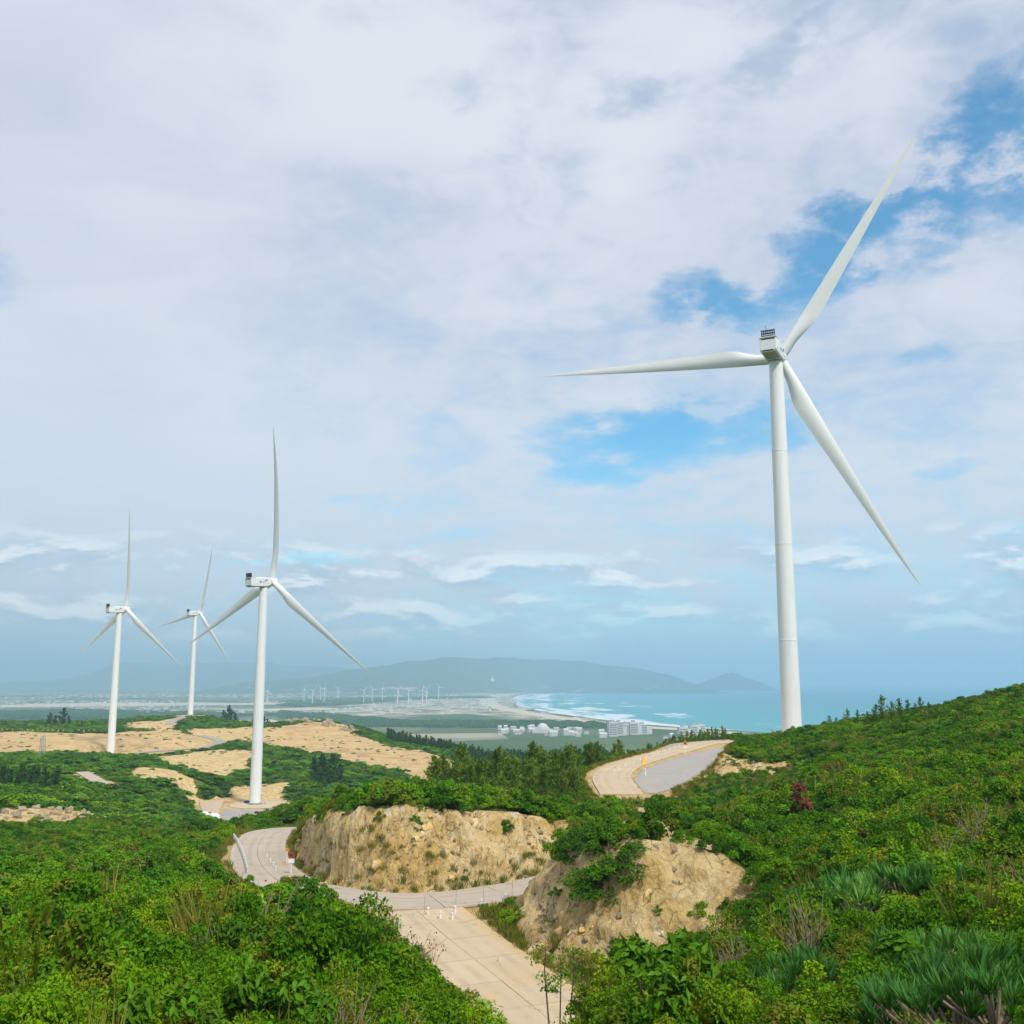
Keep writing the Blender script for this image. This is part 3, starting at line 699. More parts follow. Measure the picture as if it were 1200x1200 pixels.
THROUGH = spline(ROAD_WEST[::-1] + ROAD_EAST[1:], 1.5)
SOUTH = spline(ROAD_SOUTH, 1.5)
UPPER = spline(ROAD_UPPER, 1.5)
TC, TD, TE = (spline(t, 4.0) for t in (TRACK_C, TRACK_D, TRACK_E))
ROADS = [(THROUGH, 3.05, 1.6, 230), (SOUTH, 3.9, 1.8, 230), (UPPER, 5.4, 2.2, 260), (TC, 4.5, 12.0, 900), (TD, 4.5, 12.0, 1000), (TE, 3.0, 8.0, 600)]
PAD_A = ((63.6, 237.0), 8.0, 106.5)
PAD_C = ((-238.1, 620.7), 11.0, 75.2)
PAD_D = ((-275.2, 890.2), 13.0, 90.4)
road_near = np.full(XX.shape, 99.0)


def carve(Z):
    for line, hw, blend, far in ROADS:
        x0, x1, y0, y1 = line[:, 0].min() - 30, line[:, 0].max() + 30, line[:, 1].min() - 30, line[:, 1].max() + 30
        m = (XX > x0) & (XX < x1) & (YY > y0) & (YY < y1)
        d, z = seg_dist(XX[m], YY[m], line)
        k = 1 - smooth01(d, hw + 0.4, hw + 0.4 + blend)
        Z[m] = Z[m] * (1 - k) + (z - 0.10) * k
        road_near[m] = np.minimum(road_near[m], d - hw)
    for (c, r, z) in (PAD_A, PAD_C, PAD_D):
        d = np.hypot(XX - c[0], (YY - c[1]) * 0.8)
        k = 1 - smooth01(d, r, r + (8 if r > 10 else 3))
        Z[:] = Z * (1 - k) + (z - 0.10) * k
        np.minimum(road_near, d - r, out=road_near)
    m = (XX > -160) & (XX < -50) & (YY > 310) & (YY < 460)
    d = sdf(XX[m], YY[m], PAD_B_POLY)
    k = 1 - smooth01(d, 0.5, 9.0)
    Z[m] = Z[m] * (1 - k) + (72.0 - 0.10) * k
    road_near[m] = np.minimum(road_near[m], d)
    m = win.copy()
    for poly in (TARMAC, TARMAC_UP):
        d = sdf(XX[m], YY[m], poly)
        _, z = seg_dist(XX[m], YY[m], UPPER)
        k = 1 - smooth01(d, 1.6, 3.0)
        Z[m] = Z[m] * (1 - k) + (z - 0.10) * k
        road_near[m] = np.minimum(road_near[m], d - 1.4)
    return Z


rough = smooth01(YY, 15, 60)
dist_c = np.hypot(XX, YY)
ZZ += 0.55 * fbm(XX / 6.5, YY / 6.5, 0, 3) + (0.9 * fbm(XX / 45, YY / 45, 3, 4)) * smooth01(dist_c, 120, 300)
for (mx, my, mr, mh) in MOUNDS:
    ZZ += mh * np.exp(-((XX - mx) ** 2 + ((YY - my) * 1.2) ** 2) / (mr * mr)) * (1 + 0.3 * gnoise(XX / 5, YY / 5, 2))
carve(ZZ)

# bare ground masks
edge_n = fbm(XX / 3.0, YY / 3.0, 1.0, 4)
bare = np.zeros(XX.shape)
rockm = np.zeros(XX.shape)
for c in CLIFFS:
    d = np.full(XX.shape, 99.0)
    d[win] = sdf(XX[win], YY[win], c)
    k = 1 - smooth01(d + edge_n * 1.1, -0.4, 0.9)
    bare = np.maximum(bare, k)
    rockm = np.maximum(rockm, 1 - smooth01(d, 0.6, 2.5))
for c in DIRT:
    d = sdf(XX, YY, c)
    bare = np.maximum(bare, 1 - smooth01(d + edge_n * 1.0, -0.6, 0.8))
    rockm = np.maximum(rockm, 0.75 * (1 - smooth01(d, 1.5, 4)))
edge_f = fbm(XX / 22.0, YY / 22.0, 2.0, 4)
for i, c in enumerate(SAND):
    d = sdf(XX, YY, c)
    s = 1.0 if i < 4 else 0.5
    bare = np.maximum(bare, 1 - smooth01(d + edge_f * 11 * s, -4 * s, 4 * s))
    if i in (2, 3, 4, 5, 6, 7):
        rockm = np.maximum(rockm, (0.6 if i in (2, 3) else 0.9) * (1 - smooth01(d, 3, 10)))
bare = np.maximum(bare, 1 - smooth01(road_near, 0.5, 1.3))
rockm = np.maximum(rockm, 0.55 * (1 - smooth01(road_near, 0.8, 2.0)) * (dist_c < 260))

# erosion of the cut faces: gullies run down the slope, ledges break it
gy, gx = np.gradient(ZZ, GY, GX)
slope = np.hypot(gx, gy)
face = np.zeros(XX.shape)
for c in CLIFFS:
    d = np.full(XX.shape, 99.0)
    d[win] = sdf(XX[win], YY[win], c)
    face = np.maximum(face, 1 - smooth01(d, -0.6, 1.0))
face *= smooth01(road_near, 0.3, 1.6)
nx, ny = -gx / np.sqrt(1 + slope ** 2), -gy / np.sqrt(1 + slope ** 2)
along = XX * 0.8 + YY * 0.25
ero = 0.75 * fbm(along / 2.4, YY / 8, ZZ / 6, 4) + 0.75 * (0.4 - np.abs(gnoise(along / 1.7, YY / 7 + 3, ZZ / 8))) + 0.35 * (0.4 - np.abs(gnoise(along / 0.8 + 9, YY / 4, ZZ / 3))) + 0.25 * np.abs(gnoise(along / 5, YY / 5, ZZ / 0.8)) + 0.30 * fbm(XX / 1.1, YY / 1.1, ZZ / 0.8, 4, gain=0.62)
ero *= face * smooth01(slope, 0.15, 0.6)
PX = XX + nx * ero * 1.15
PY = YY + ny * ero * 1.15
PZ = ZZ + ero * 0.55 / np.sqrt(1 + slope ** 2)

ny_, nx_ = XX.shape
idx = np.arange(ny_ * nx_).reshape(ny_, nx_)
quads = np.stack([idx[:-1, :-1], idx[:-1, 1:], idx[1:, 1:], idx[1:, :-1]], -1).reshape(-1, 4)
me = mesh_np('hillside', np.stack([PX, PY, PZ], -1).reshape(-1, 3), quads, M['ground'], True, attrs={'bare': ('POINT', bare), 'rock': ('POINT', rockm)})
hill = link(bpy.data.objects.new('hillside', me))
hill['kind'] = 'structure'


def grid_lookup(A):
    def fn(x, y):
        x, y = np.asarray(x, float), np.asarray(y, float)
        i = np.clip(np.searchsorted(GX, x) - 1, 0, len(GX) - 2)
        j = np.clip(np.searchsorted(GY, y) - 1, 0, len(GY) - 2)
        u = np.clip((x - GX[i]) / (GX[i + 1] - GX[i]), 0, 1)
        v = np.clip((y - GY[j]) / (GY[j + 1] - GY[j]), 0, 1)
        return (A[j, i] * (1 - u) + A[j, i + 1] * u) * (1 - v) + (A[j + 1, i] * (1 - u) + A[j + 1, i + 1] * u) * v
    return fn


height, bare_at, roadd_at, slope_at = grid_lookup(ZZ), grid_lookup(bare), grid_lookup(road_near), grid_lookup(slope)


def gz(x, y):
    return float(height(x, y))

# ================================================================== roads (slabs of concrete on the graded bed)
def frame_at(line, i):
    a, b = line[max(i - 1, 0)], line[min(i + 1, len(line) - 1)]
    t = np.array([b[0] - a[0], b[1] - a[1]])
    t /= np.linalg.norm(t) + 1e-9
    return line[i], np.array([t[1], -t[0]])


def slab_mesh(line, i0, i1, o0, o1, lift, thick=0.16, gap=0.03):
    V, F = [], []
    n = i1 - i0 + 1
    for i in range(i0, i1 + 1):
        p, s = frame_at(line, i)
        t = np.array([-s[1], s[0]])
        sh = gap if i == i0 else (-gap if i == i1 else 0)
        for o in (o0 + gap * .6, o1 - gap * .6):
            q = p[:2] + s * o + t * sh
            V += [(q[0], q[1], p[2] + lift), (q[0], q[1], p[2] + lift - thick)]
    for k in range(n - 1):
        a, b = 4 * k, 4 * k + 4
        F += [(a, a + 2, b + 2, b), (a + 1, b + 1, b + 3, a + 3), (a, b, b + 1, a + 1), (a + 2, a + 3, b + 3, b + 2)]
    F += [(0, 1, 3, 2), (4 * n - 4, 4 * n - 2, 4 * n - 1, 4 * n - 3)]
    return V, F


def build_road(name, line, lanes, per, mat, lift, i_from=0, i_to=None):
    root = empty(name, tuple(line[i_from]))
    root['kind'] = 'structure'
    base = np.array(line[i_from])
    i_to = len(line) - 1 if i_to is None else i_to
    i = i_from
    k = 0
    mid = (lanes[0][0] + lanes[-1][1]) / 2
    while i < i_to:
        j = min(i + per, i_to)
        for (o0, o1) in lanes:
            V, F = slab_mesh(line, i, j, o0, o1, lift + 0.006 * (k % 3))
            m_ = MB().add([np.array(v) - base for v in V], F)
            sl = m_.build('slab', mat, root)
            sl.data.attributes.new('across', 'FLOAT', 'POINT').data.foreach_set('value', [o0 - mid, o0 - mid, o1 - mid, o1 - mid] * (len(V) // 4))
            k += 1
        i = j
    return root


build_road('concrete_road', THROUGH, [(-3.0, 0.1), (0.1, 3.0)], 4, M['concrete'], 0.07, 4, len(THROUGH) - 4)
build_road('branch_road', SOUTH, [(-3.8, 0.0), (0.0, 3.9)], 3, M['concrete_pale'], 0.045, 2)
build_road('upper_road', UPPER, [(-4.5, 1.4)], 4, M['concrete_pale'], 0.07, 0)
build_road('valley_road', TC, [(-3.2, 3.2)], 4, M['gravel'], 0.25)
build_road('hilltop_track', TD, [(-3.4, 3.4)], 4, M['gravel'], 0.25)
build_road('valley_path', TE, [(-2.4, 2.4)], 4, M['concrete'], 0.25)


def sheet(name, outline, mat, lift, zfun=None):
    """flat-lying sheet cut to an outline, draped on the ground"""
    bm = bmesh.new()
    vs = [bm.verts.new((x, y, (zfun or gz)(x, y) + lift)) for x, y in outline]
    bm.faces.new(vs)
    bmesh.ops.triangulate(bm, faces=bm.faces[:])
    r = bmesh.ops.extrude_face_region(bm, geom=bm.faces[:])
    for v in r['geom']:
        if isinstance(v, bmesh.types.BMVert):
            v.co.z -= 0.25
    bmesh.ops.recalc_face_normals(bm, faces=bm.faces[:])
    me = bpy.data.meshes.new(name)
    bm.to_mesh(me)
    bm.free()
    me.materials.append(mat)
    o = link(bpy.data.objects.new(name, me))
    o['kind'] = 'structure'
    return o


def drape(name, poly, step, mat, lift, grow=0.0):
    P = np.array(poly)
    xs = np.arange(P[:, 0].min() - step - grow, P[:, 0].max() + step + grow, step)
    ys = np.arange(P[:, 1].min() - step - grow, P[:, 1].max() + step + grow, step)
    gx_, gy_ = np.meshgrid(xs, ys)
    d = sdf(gx_, gy_, poly) - grow + 0.35 * fbm(gx_ / 2, gy_ / 2, 9, 2)
    ok = d < 0
    z = height(gx_, gy_) + lift
    ii = np.arange(gx_.size).reshape(gx_.shape)
    keep = ok[:-1, :-1] & ok[:-1, 1:] & ok[1:, 1:] & ok[1:, :-1]
    q = np.stack([ii[:-1, :-1], ii[:-1, 1:], ii[1:, 1:], ii[1:, :-1]], -1)[keep]
    used, invx = np.unique(q, return_inverse=True)
    V = np.stack([gx_.ravel(), gy_.ravel(), z.ravel()], -1)[used]
    o = link(bpy.data.objects.new(name, mesh_np(name, V, invx.reshape(-1, 4), mat, True)))
    o['kind'] = 'structure'
    return o


drape('tarmac_layby', TARMAC, 0.45, M['gravel'], 0.05, 1.5)
drape('gravel_shoulder', TARMAC_UP, 0.45, M['gravel'], 0.05, 1.0)
circ = lambda c, r, n=40, sy=1.0: [(c[0] + r * math.cos(2 * math.pi * k / n), c[1] + r * sy * math.sin(2 * math.pi * k / n)) for k in range(n)]
drape('gravel_pad', GRAVEL_B, 0.6, M['gravel'], 0.06)
drape('concrete_pad', circ((-98.5, 412.5), 12.0, 40, 1.1), 0.6, M['concrete_pale'], 0.12)
drape('pale_pad', PALE_B, 0.6, M['concrete_pale'], 0.12)
drape('turbine_pad', circ((63.6, 237), 8.5), 0.6, M['gravel'], 0.06)

# ================================================================== wind turbines
def blade_mesh(Rb, bend, n=40):
    prof = []
    m = 16
    for k in range(m):
        t = 2 * math.pi * k / m
        prof.append((math.cos(t), math.sin(t)))
    V, F = [], []
    st = np.concatenate([np.linspace(1.2, 16, 14), np.linspace(18, Rb - 1.5, n - 16), [Rb - 0.6, Rb]])
    for r in st:
        s = r / Rb
        if r < 4:
            ch = 2.5
        elif r < 13.5:
            q = (r - 4) / 9.5
            ch = 2.5 + (4.25 - 2.5) * (q * q * (3 - 2 * q))
        else:
            q = (r - 13.5) / (Rb - 13.5)
            ch = 4.25 * (1 - q) ** 1.08 * 0.86 + 4.25 * 0.14 * (1 - q ** 6)
        if r > Rb - 1.6:
            ch *= max(0.12, (Rb - r) / 1.6)
        rd = float(smooth01(np.array(r), 3.0, 13.5))            # round root to airfoil
        th = (1 - rd) * 1.0 + rd * (0.30 - 0.14 * s)
        tw = R(15 * (1 - s) ** 2.2 - 1) * rd
        off = 2.6 * s - (2.6 - bend) * s * s
        lead = -1.25 - 0.15 * rd
        for (a, b) in prof:
            x = (a * 0.5 + 0.5)                                 # 0 leading, 1 trailing
            airy = b * 0.5 * ((1 - rd) + rd * (2.1 * math.sqrt(max(x, 0)) * (1 - x) ** 0.9 + 0.02)) * th
            px = lead * (1 - 0.45 * s * rd) + x * ch
            py = airy * ch
            V.append((px * math.cos(tw) - py * math.sin(tw) * 0 + 0, py - px * math.sin(tw) + off, r))
    for i in range(len(st) - 1):
        F += [(i * m + k, i * m + (k + 1) % m, (i + 1) * m + (k + 1) % m, (i + 1) * m + k) for k in range(m)]
    F += [tuple(range(m - 1, -1, -1)), tuple((len(st) - 1) * m + k for k in range(m))]
    return V, F


def turbine(name, base, L, phi, th0, tilt, bends, Rb=62.0):
    root = empty(name, base)
    phi, th0, tilt = R(phi), R(th0), R(tilt)
    # tower of flanged steel sections, door and steps at its foot
    prof = []
    for k in range(41):
        s = k / 40
        r = 2.25 + (1.62 - 2.25) * s ** 1.15
        prof.append((r, L * s))
        if k in (10, 20, 30):
            prof += [(r + 0.035, L * s + 0.02), (r + 0.035, L * s + 0.30), (r - 0.01, L * s + 0.32)]
    tw = MB().lathe(prof, 40).build('tower', M['tower'], root, 40)
    MB().lathe([(2.75, 0), (2.75, 0.35), (2.3, 0.40), (2.3, 0.55)], 32).build('foundation_ring', M['grey'], tw, 40)
    dr = MB().box((-0.55, -2.36, 1.6), (0.55, -2.1, 3.9), 0, 0.03).build('door', M['grey'], tw)
    st = MB()
    for k in range(6):
        st.box((-0.6, -2.5 - 0.28 * (6 - k), 0.26 * k), (0.6, -2.5 - 0.28 * (5 - k), 0.26 * k + 0.05))
    st.tube([(-0.6, -4.2, 0.9), (-0.6, -2.4, 2.5)], 0.03, 6).tube([(0.6, -4.2, 0.9), (0.6, -2.4, 2.5)], 0.03, 6)
    st.build('steps', M['grey'], tw).rotation_euler = (0, 0, 1.9)
    for q in (dr,):
        q.rotation_euler = (0, 0, 1.9)
    # nacelle: local y forward along the shaft
    rot = Matrix.Rotation(-phi, 4, 'Z') @ Matrix.Rotation(tilt, 4, 'X')
    top = Matrix.Translation((0, 0, L))
    nb = MB()
    y0, y1 = -7.7, 2.7
    sec = []
    for y, hw, zb, zt in ((y0, 1.82, 0.75, 3.75), (y0 + 0.25, 1.95, 0.35, 3.9), (-2.6, 1.98, 0.12, 3.9), (-1.0, 1.98, 0.05, 3.85), (1.6, 1.9, 0.25, 3.62), (2.5, 1.72, 0.55, 3.35), (y1, 1.6, 0.7, 3.2)):
        c = 0.28
        sec.append([(-hw + c, y, zb), (hw - c, y, zb), (hw, y, zb + c), (hw, y, zt - c), (hw - c, y, zt), (-hw + c, y, zt), (-hw, y, zt - c), (-hw, y, zb + c)])
    V = [p for s_ in sec for p in s_]
    F = []
    for i in range(len(sec) - 1):
        F += [(i * 8 + k, (i + 1) * 8 + k, (i + 1) * 8 + (k + 1) % 8, i * 8 + (k + 1) % 8) for k in range(8)]
    F += [tuple(range(8)), tuple(len(sec) * 8 - 8 + k for k in range(7, -1, -1))]
    nb.add(V, F)
    nac = nb.build('nacelle', M['tower'], root, 30)
    nac.matrix_local = top @ rot
    MB().box((-1.99, y0 + 0.3, 1.18), (1.99, 1.5, 1.26), 0).build('panel_seam', M['grey'], nac)
    MB().box((-1.6, y0 + 0.5, 0.10), (1.6, -2.4, 0.34), 0, 0.05).build('underside_shade_panel', M['tan'], nac)  # underside panel, shade painted in by its darker tan
    MB().box((-1.55, y0 - 0.03, 3.30), (1.55, y0 + 0.4, 3.62)).build('air_vent', M['dark'], nac)
    MB().box((-1.35, y0 - 0.01, 0.55), (1.15, y0 + 0.5, 0.82)).build('air_vent', M['dark'], nac)
    MB().box((-2.02, y0 - 0.18, 3.78), (2.02, y0 + 2.4, 3.98), 0, 0.04).build('roof_deck', M['tower'], nac)
    MB().tube([(0, -0.0, -0.25), (0, 0, 0.35)], 1.72, 32).build('yaw_ring', M['grey'], nac, 40)
    ck = MB()
    cz = 3.98
    for zz in (cz + 0.1, cz + 0.78, cz + 1.42):
        ck.box((-1.6, y0 + 0.30, zz), (1.6, y0 + 0.62, zz + 0.24))
    for k in range(7):
        x = -1.5 + 3.0 * k / 6
        ck.box((x - 0.09, y0 + 0.26, cz), (x + 0.09, y0 + 0.66, cz + 1.8))
    ck.build('cooler', M['dark'], nac)
    an = MB().tube([(-0.5, y0 + 0.45, cz + 1.7), (-0.5, y0 + 0.45, cz + 3.0)], 0.06, 6).tube([(-0.8, y0 + 0.45, cz + 2.7), (-0.2, y0 + 0.45, cz + 2.7)], 0.05, 6)
    an.build('wind_vane', M['grey'], nac)
    for sx in (1, -1):                                           # printed marks on the flanks
        for (cy, cz_, a, b) in ((-3.0, 2.05, 0.62, 0.42), (0.0, 2.55, 0.72, 0.36)):
            out_ = [(sx * 2.0, cy + a * math.cos(2 * math.pi * k / 14) + 0.35 * b * math.sin(2 * math.pi * k / 14), cz_ + b * math.sin(2 * math.pi * k / 14)) for k in range(14)]
            ins = [(sx * 2.0, cy + 0.25 + 0.45 * a * math.cos(2 * math.pi * k / 14), cz_ + 0.08 + 0.45 * b * math.sin(2 * math.pi * k / 14)) for k in range(14)]
            MB().add(out_ + ins, [(k, (k + 1) % 14, 14 + (k + 1) % 14, 14 + k) for k in range(14)]).build('printed_mark', M['blue_print'], nac)
        for k in range(4):
            yy = -2.2 + 0.42 * k
            MB().add([(sx * 2.0, yy, 1.78), (sx * 2.0, yy + 0.26, 1.78), (sx * 2.0, yy + 0.26, 2.12), (sx * 2.0, yy, 2.12)], [(0, 1, 2, 3)]).build('printed_letter', M['blue_print'], nac)
    # hub and blades
    hubc = Vector((0, 0, L + 2.0))
    hm = Matrix.Translation(hubc) @ rot @ Matrix.Translation((0, 4.6, 0))
    hb = MB().lathe([(1.3, -1.95), (1.62, -1.75), (1.75, -0.8), (1.78, 0.4), (1.6, 1.3), (1.15, 2.05), (0.6, 2.45), (0.05, 2.55)], 32)
    hb.v = [(x, z, y) for x, y, z in hb.v]
    hb.f = [q[::-1] for q in hb.f]
    hub = hb.build('hub', M['blade'], root, 40)
    hub.matrix_local = hm
    for j in range(3):
        V, F = blade_mesh(Rb, bends[j])
        b = MB().add(V, F).build('blade', M['blade'], root, 50)
        b.matrix_local = hm @ Matrix.Rotation(th0 + j * 2 * math.pi / 3, 4, 'Y')
    return root


G4 = 'large wind turbines on the ridge'
tag(turbine('wind_turbine', (63.6, 237.0, 106.6), 89.2, 27.0, 34.0, 0.5, (3.0, 4.0, -2.0), 64.5), 'nearest and tallest white wind turbine rising behind the right green hillside', 'wind turbine', G4)
tag(turbine('wind_turbine', (-100.9, 414.2, 72.1), 85.3, 36.1, 7.5, 6.0, (-3.0, 2.0, 0.7), 64.5), 'white wind turbine on the round concrete pad beyond the road bend', 'wind turbine', G4)
tag(turbine('wind_turbine', (-238.1, 620.7, 75.1), 85.2, 37.5, 5.5, 6.0, (1.0, 2.0, 2.0), 63.5), 'leftmost white wind turbine standing on the edge of the sand flat', 'wind turbine', G4)
tag(turbine('wind_turbine', (-275.2, 890.2, 90.3), 85.2, 35.0, 20.5, 6.0, (-0.7, 0.0, -0.2), 63.5), 'smallest of the four big turbines, on the far hilltop beside a dark tree', 'wind turbine', G4)


def far_turbine_proto():
    root = empty('distant_wind_turbine')
    MB().lathe([(2.6, 0), (1.6, 64)], 12).build('tower', M['far_white'], root, 40)
    MB().box((-1.8, -6, 64), (1.8, 3, 67.6), 0, 0.2).build('nacelle', M['far_white'], root)
    hb = MB().lathe([(1.2, -1.6), (1.6, -0.5), (1.2, 1.2), (0.1, 2.0)], 12)
    hb.v = [(x, z + 4.4, y + 65.8) for x, y, z in hb.v]
    hb.build('hub', M['far_white'], root, 40)
    V, F = blade_mesh(36.0, 0.5, 22)
    me = MB().add([(x * 0.8, y, z) for x, y, z in V], F).mesh('blade', M['far_white'], 50)
    for j in range(3):
        b = link(bpy.data.objects.new('blade', me), root)
        b.matrix_local = Matrix.Translation((0, 4.4, 65.8)) @ Matrix.Rotation(j * 2 * math.pi / 3, 4, 'Y')
    return root


FTL = ['distant turbine at the left end of the row on the plain', 'distant turbine second from left on the plain, standing lower than its neighbours',
       'distant turbine with its hub raised above the left cluster', 'distant turbine at the right of the left cluster on the plain',
       'distant turbine left of the middle group, pinkish white', 'distant turbine with wide spread blades in the middle group',
       'faint distant turbine behind the middle group', 'distant turbine standing alone right of the middle group',
       'distant turbine with raised arms next to the paired turbines', 'distant turbine at the left of the close pair',
       'distant turbine at the right of the close pair, taller of the two', 'rightmost distant turbine on the plain towards the beach',
       'distant turbine just right of the big tower on the round pad', 'very faint distant turbine between the two distant clusters']
ftp = far_turbine_proto()
for k, (x, y) in enumerate(FAR_TURBINES):
    o = ftp if k == 0 else copy_tree(ftp)
    o.location = (x, y, 2.0)
    o.rotation_euler = (0, 0, R(-30 + (k * 7) % 19))
    o.scale = [1.0 + 0.04 * ((k * 5) % 4)] * 3
    t0 = (k * 41) % 120
    for j, b in enumerate([c for c in o.children if c.name.startswith('blade')]):
        b.matrix_local = Matrix.Translation((0, 4.4, 65.8)) @ Matrix.Rotation(R(t0 + 120 * j), 4, 'Y')
    tag(o, FTL[k], 'wind turbine', 'wind turbines far off on the coastal plain')

# ================================================================== plants: prototypes
def leaf_cards(C, Dn, Nn, length, width, tone, fold=0.0):
    """one rhombic leaf per point: direction Dn, face normal Nn"""
    n = len(C)
    Dn = Dn / (np.linalg.norm(Dn, axis=1)[:, None] + 1e-9)
    S = np.cross(Dn, Nn)
    S /= np.linalg.norm(S, axis=1)[:, None] + 1e-9
    Nn = np.cross(S, Dn)
    L = np.broadcast_to(np.asarray(length, float), (n,))[:, None]
    Wd = np.broadcast_to(np.asarray(width, float), (n,))[:, None]
    V = np.stack([C - Dn * L * 0.5, C + S * Wd * 0.5 + Nn * fold * Wd, C + Dn * L * 0.5, C - S * Wd * 0.5 + Nn * fold * Wd], 1).reshape(-1, 3)
    F = np.arange(4 * n).reshape(n, 4)
    return V, F, tone


def unit(n, r=rng):
    v = r.normal(size=(n, 3))
    return v / np.linalg.norm(v, axis=1)[:, None]


def wood(paths):
    mb = MB()
    for pts, rad, n in paths:
        mb.tube(pts, rad, n)
    return mb


def shrub_mesh(name, seed, lobes, leaves, lsize, mat, spread=0.62, tall=0.62, aspect=0.5, wood_too=True, up=0.5):
    """unit shrub about 1.25 wide and 0.9 high: lobed dome of separate leaves over a few stems"""
    r = np.random.default_rng(seed)
    Cs, Ds, Ns, Ts = [], [], [], []
    cen = []
    for k in range(lobes):
        a = 2 * math.pi * (k + r.random()) / lobes * 2.4
        q = math.sqrt((k + 0.5) / lobes) * spread
        zc = 0.20 + tall * (1 - (q / spread) ** 2) * r.uniform(0.45, 1.15) * 0.75
        cen.append((q * math.cos(a), q * math.sin(a), zc, r.uniform(0.15, 0.27)))
    for (x, y, z, rad) in cen:
        n = int(leaves / lobes * r.uniform(0.75, 1.25))
        u = unit(n, r)
        u[:, 2] = np.where(u[:, 2] < -0.35, -u[:, 2], u[:, 2])
        rr = rad * (r.random(n) ** 0.3) * r.uniform(0.88, 1.15, n)
        C = np.array([x, y, z]) + u * rr[:, None] * np.array([1, 1, 0.85])
        N = u * 0.7 + unit(n, r) * 0.55 + np.array([0, 0, up])
        Dn = np.cross(N, unit(n, r)) + u * 0.35 + np.array([0, 0, 0.15])
        Cs.append(C); Ds.append(Dn); Ns.append(N)
        lt = r.uniform(-0.14, 0.14)
        Ts.append(np.clip(0.5 + lt + r.normal(0, 0.20, n), 0, 1))
    C, Dn, N, T = np.concatenate(Cs), np.concatenate(Ds), np.concatenate(Ns), np.concatenate(Ts)
    C[:, 2] = np.maximum(C[:, 2], 0.03)
    L = lsize * r.uniform(0.65, 1.3, len(C))
    V, F, T = leaf_cards(C, Dn, N, L, L * aspect, T, 0.12)
    fl = [tuple(f) for f in F]
    mi = [0] * len(fl)
    V = [tuple(v) for v in V]
    tone = list(T)
    if wood_too:
        wd = wood([([(0, 0, -0.1), (x * 0.4, y * 0.4, z * 0.5), (x, y, z)], [0.022, 0.014, 0.006], 4) for (x, y, z, _) in cen[:5]])
        o = len(V)
        V += wd.v
        fl += [tuple(i + o for i in f) for f in wd.f]
        mi += [1] * len(wd.f)
        tone += [0.5] * len(wd.f)
    return mesh_np(name, V, fl, [mat, M['bark']], False, mi, {'tone': ('FACE', tone)})


S0 = [shrub_mesh('shrub', 10 + k, 9 + 2 * k, 4600, 0.058, M['leaf'], tall=0.85, aspect=0.5 + 0.06 * (k % 3)) for k in range(5)]
S0 += [shrub_mesh('shrub', 30, 18, 5200, 0.048, M['olive'], aspect=0.45), shrub_mesh('shrub', 31, 15, 4600, 0.066, M['leaf_vivid'], aspect=0.6)]
S1 = [shrub_mesh('shrub', 40 + k, 9 + 2 * k, 2400, 0.085, M['leaf'], tall=0.8, aspect=0.6, wood_too=False) for k in range(4)]
S1 += [shrub_mesh('shrub', 48, 14, 2600, 0.085, M['leaf_dark'], aspect=0.6, wood_too=False)]
S1V = [shrub_mesh('shrub', 50 + k, 9 + 2 * k, 2400, 0.085, M['leaf_vivid'], tall=0.75, aspect=0.65, wood_too=False) for k in range(3)]
S2 = [shrub_mesh('shrub', 60 + k, 10, 900, 0.14, M['leaf_vivid'], tall=0.45, aspect=0.7, wood_too=False) for k in range(3)]
S2 += [shrub_mesh('shrub', 66, 10, 900, 0.14, M['leaf_dark'], tall=0.5, aspect=0.7, wood_too=False)]
DARK = [shrub_mesh('shrub', 70 + k, 16, 3000, 0.075, M['leaf_dark'], tall=0.8, aspect=0.6) for k in range(2)]
OLV = [shrub_mesh('shrub', 80 + k, 20, 4200, 0.055, M['olive'], spread=0.66, tall=0.5, aspect=0.5) for k in range(2)]
RST = shrub_mesh('shrub', 90, 9, 900, 0.12, M['rust'], spread=0.3, tall=1.3, aspect=0.5)


def grass_mesh(name, seed, n=60, h=0.5):
    r = np.random.default_rng(seed)
    a = r.uniform(0, 2 * math.pi, n)
    lean = r.uniform(0.1, 0.7, n)
    base = np.stack([r.normal(0, 0.16, n), r.normal(0, 0.16, n), np.zeros(n)], 1)
    Dn = np.stack([np.cos(a) * lean, np.sin(a) * lean, np.ones(n)], 1)
    L = h * r.uniform(0.5, 1.2, n)
    Du = Dn / np.linalg.norm(Dn, axis=1)[:, None]
    V, F, T = leaf_cards(base + Du * L[:, None] * 0.5, Dn, np.stack([np.sin(a), -np.cos(a), 0.3 * np.ones(n)], 1), L, 0.035, r.uniform(0, 1, n))
    return mesh_np(name, V, F, M['grass'], attrs={'tone': ('FACE', T)})


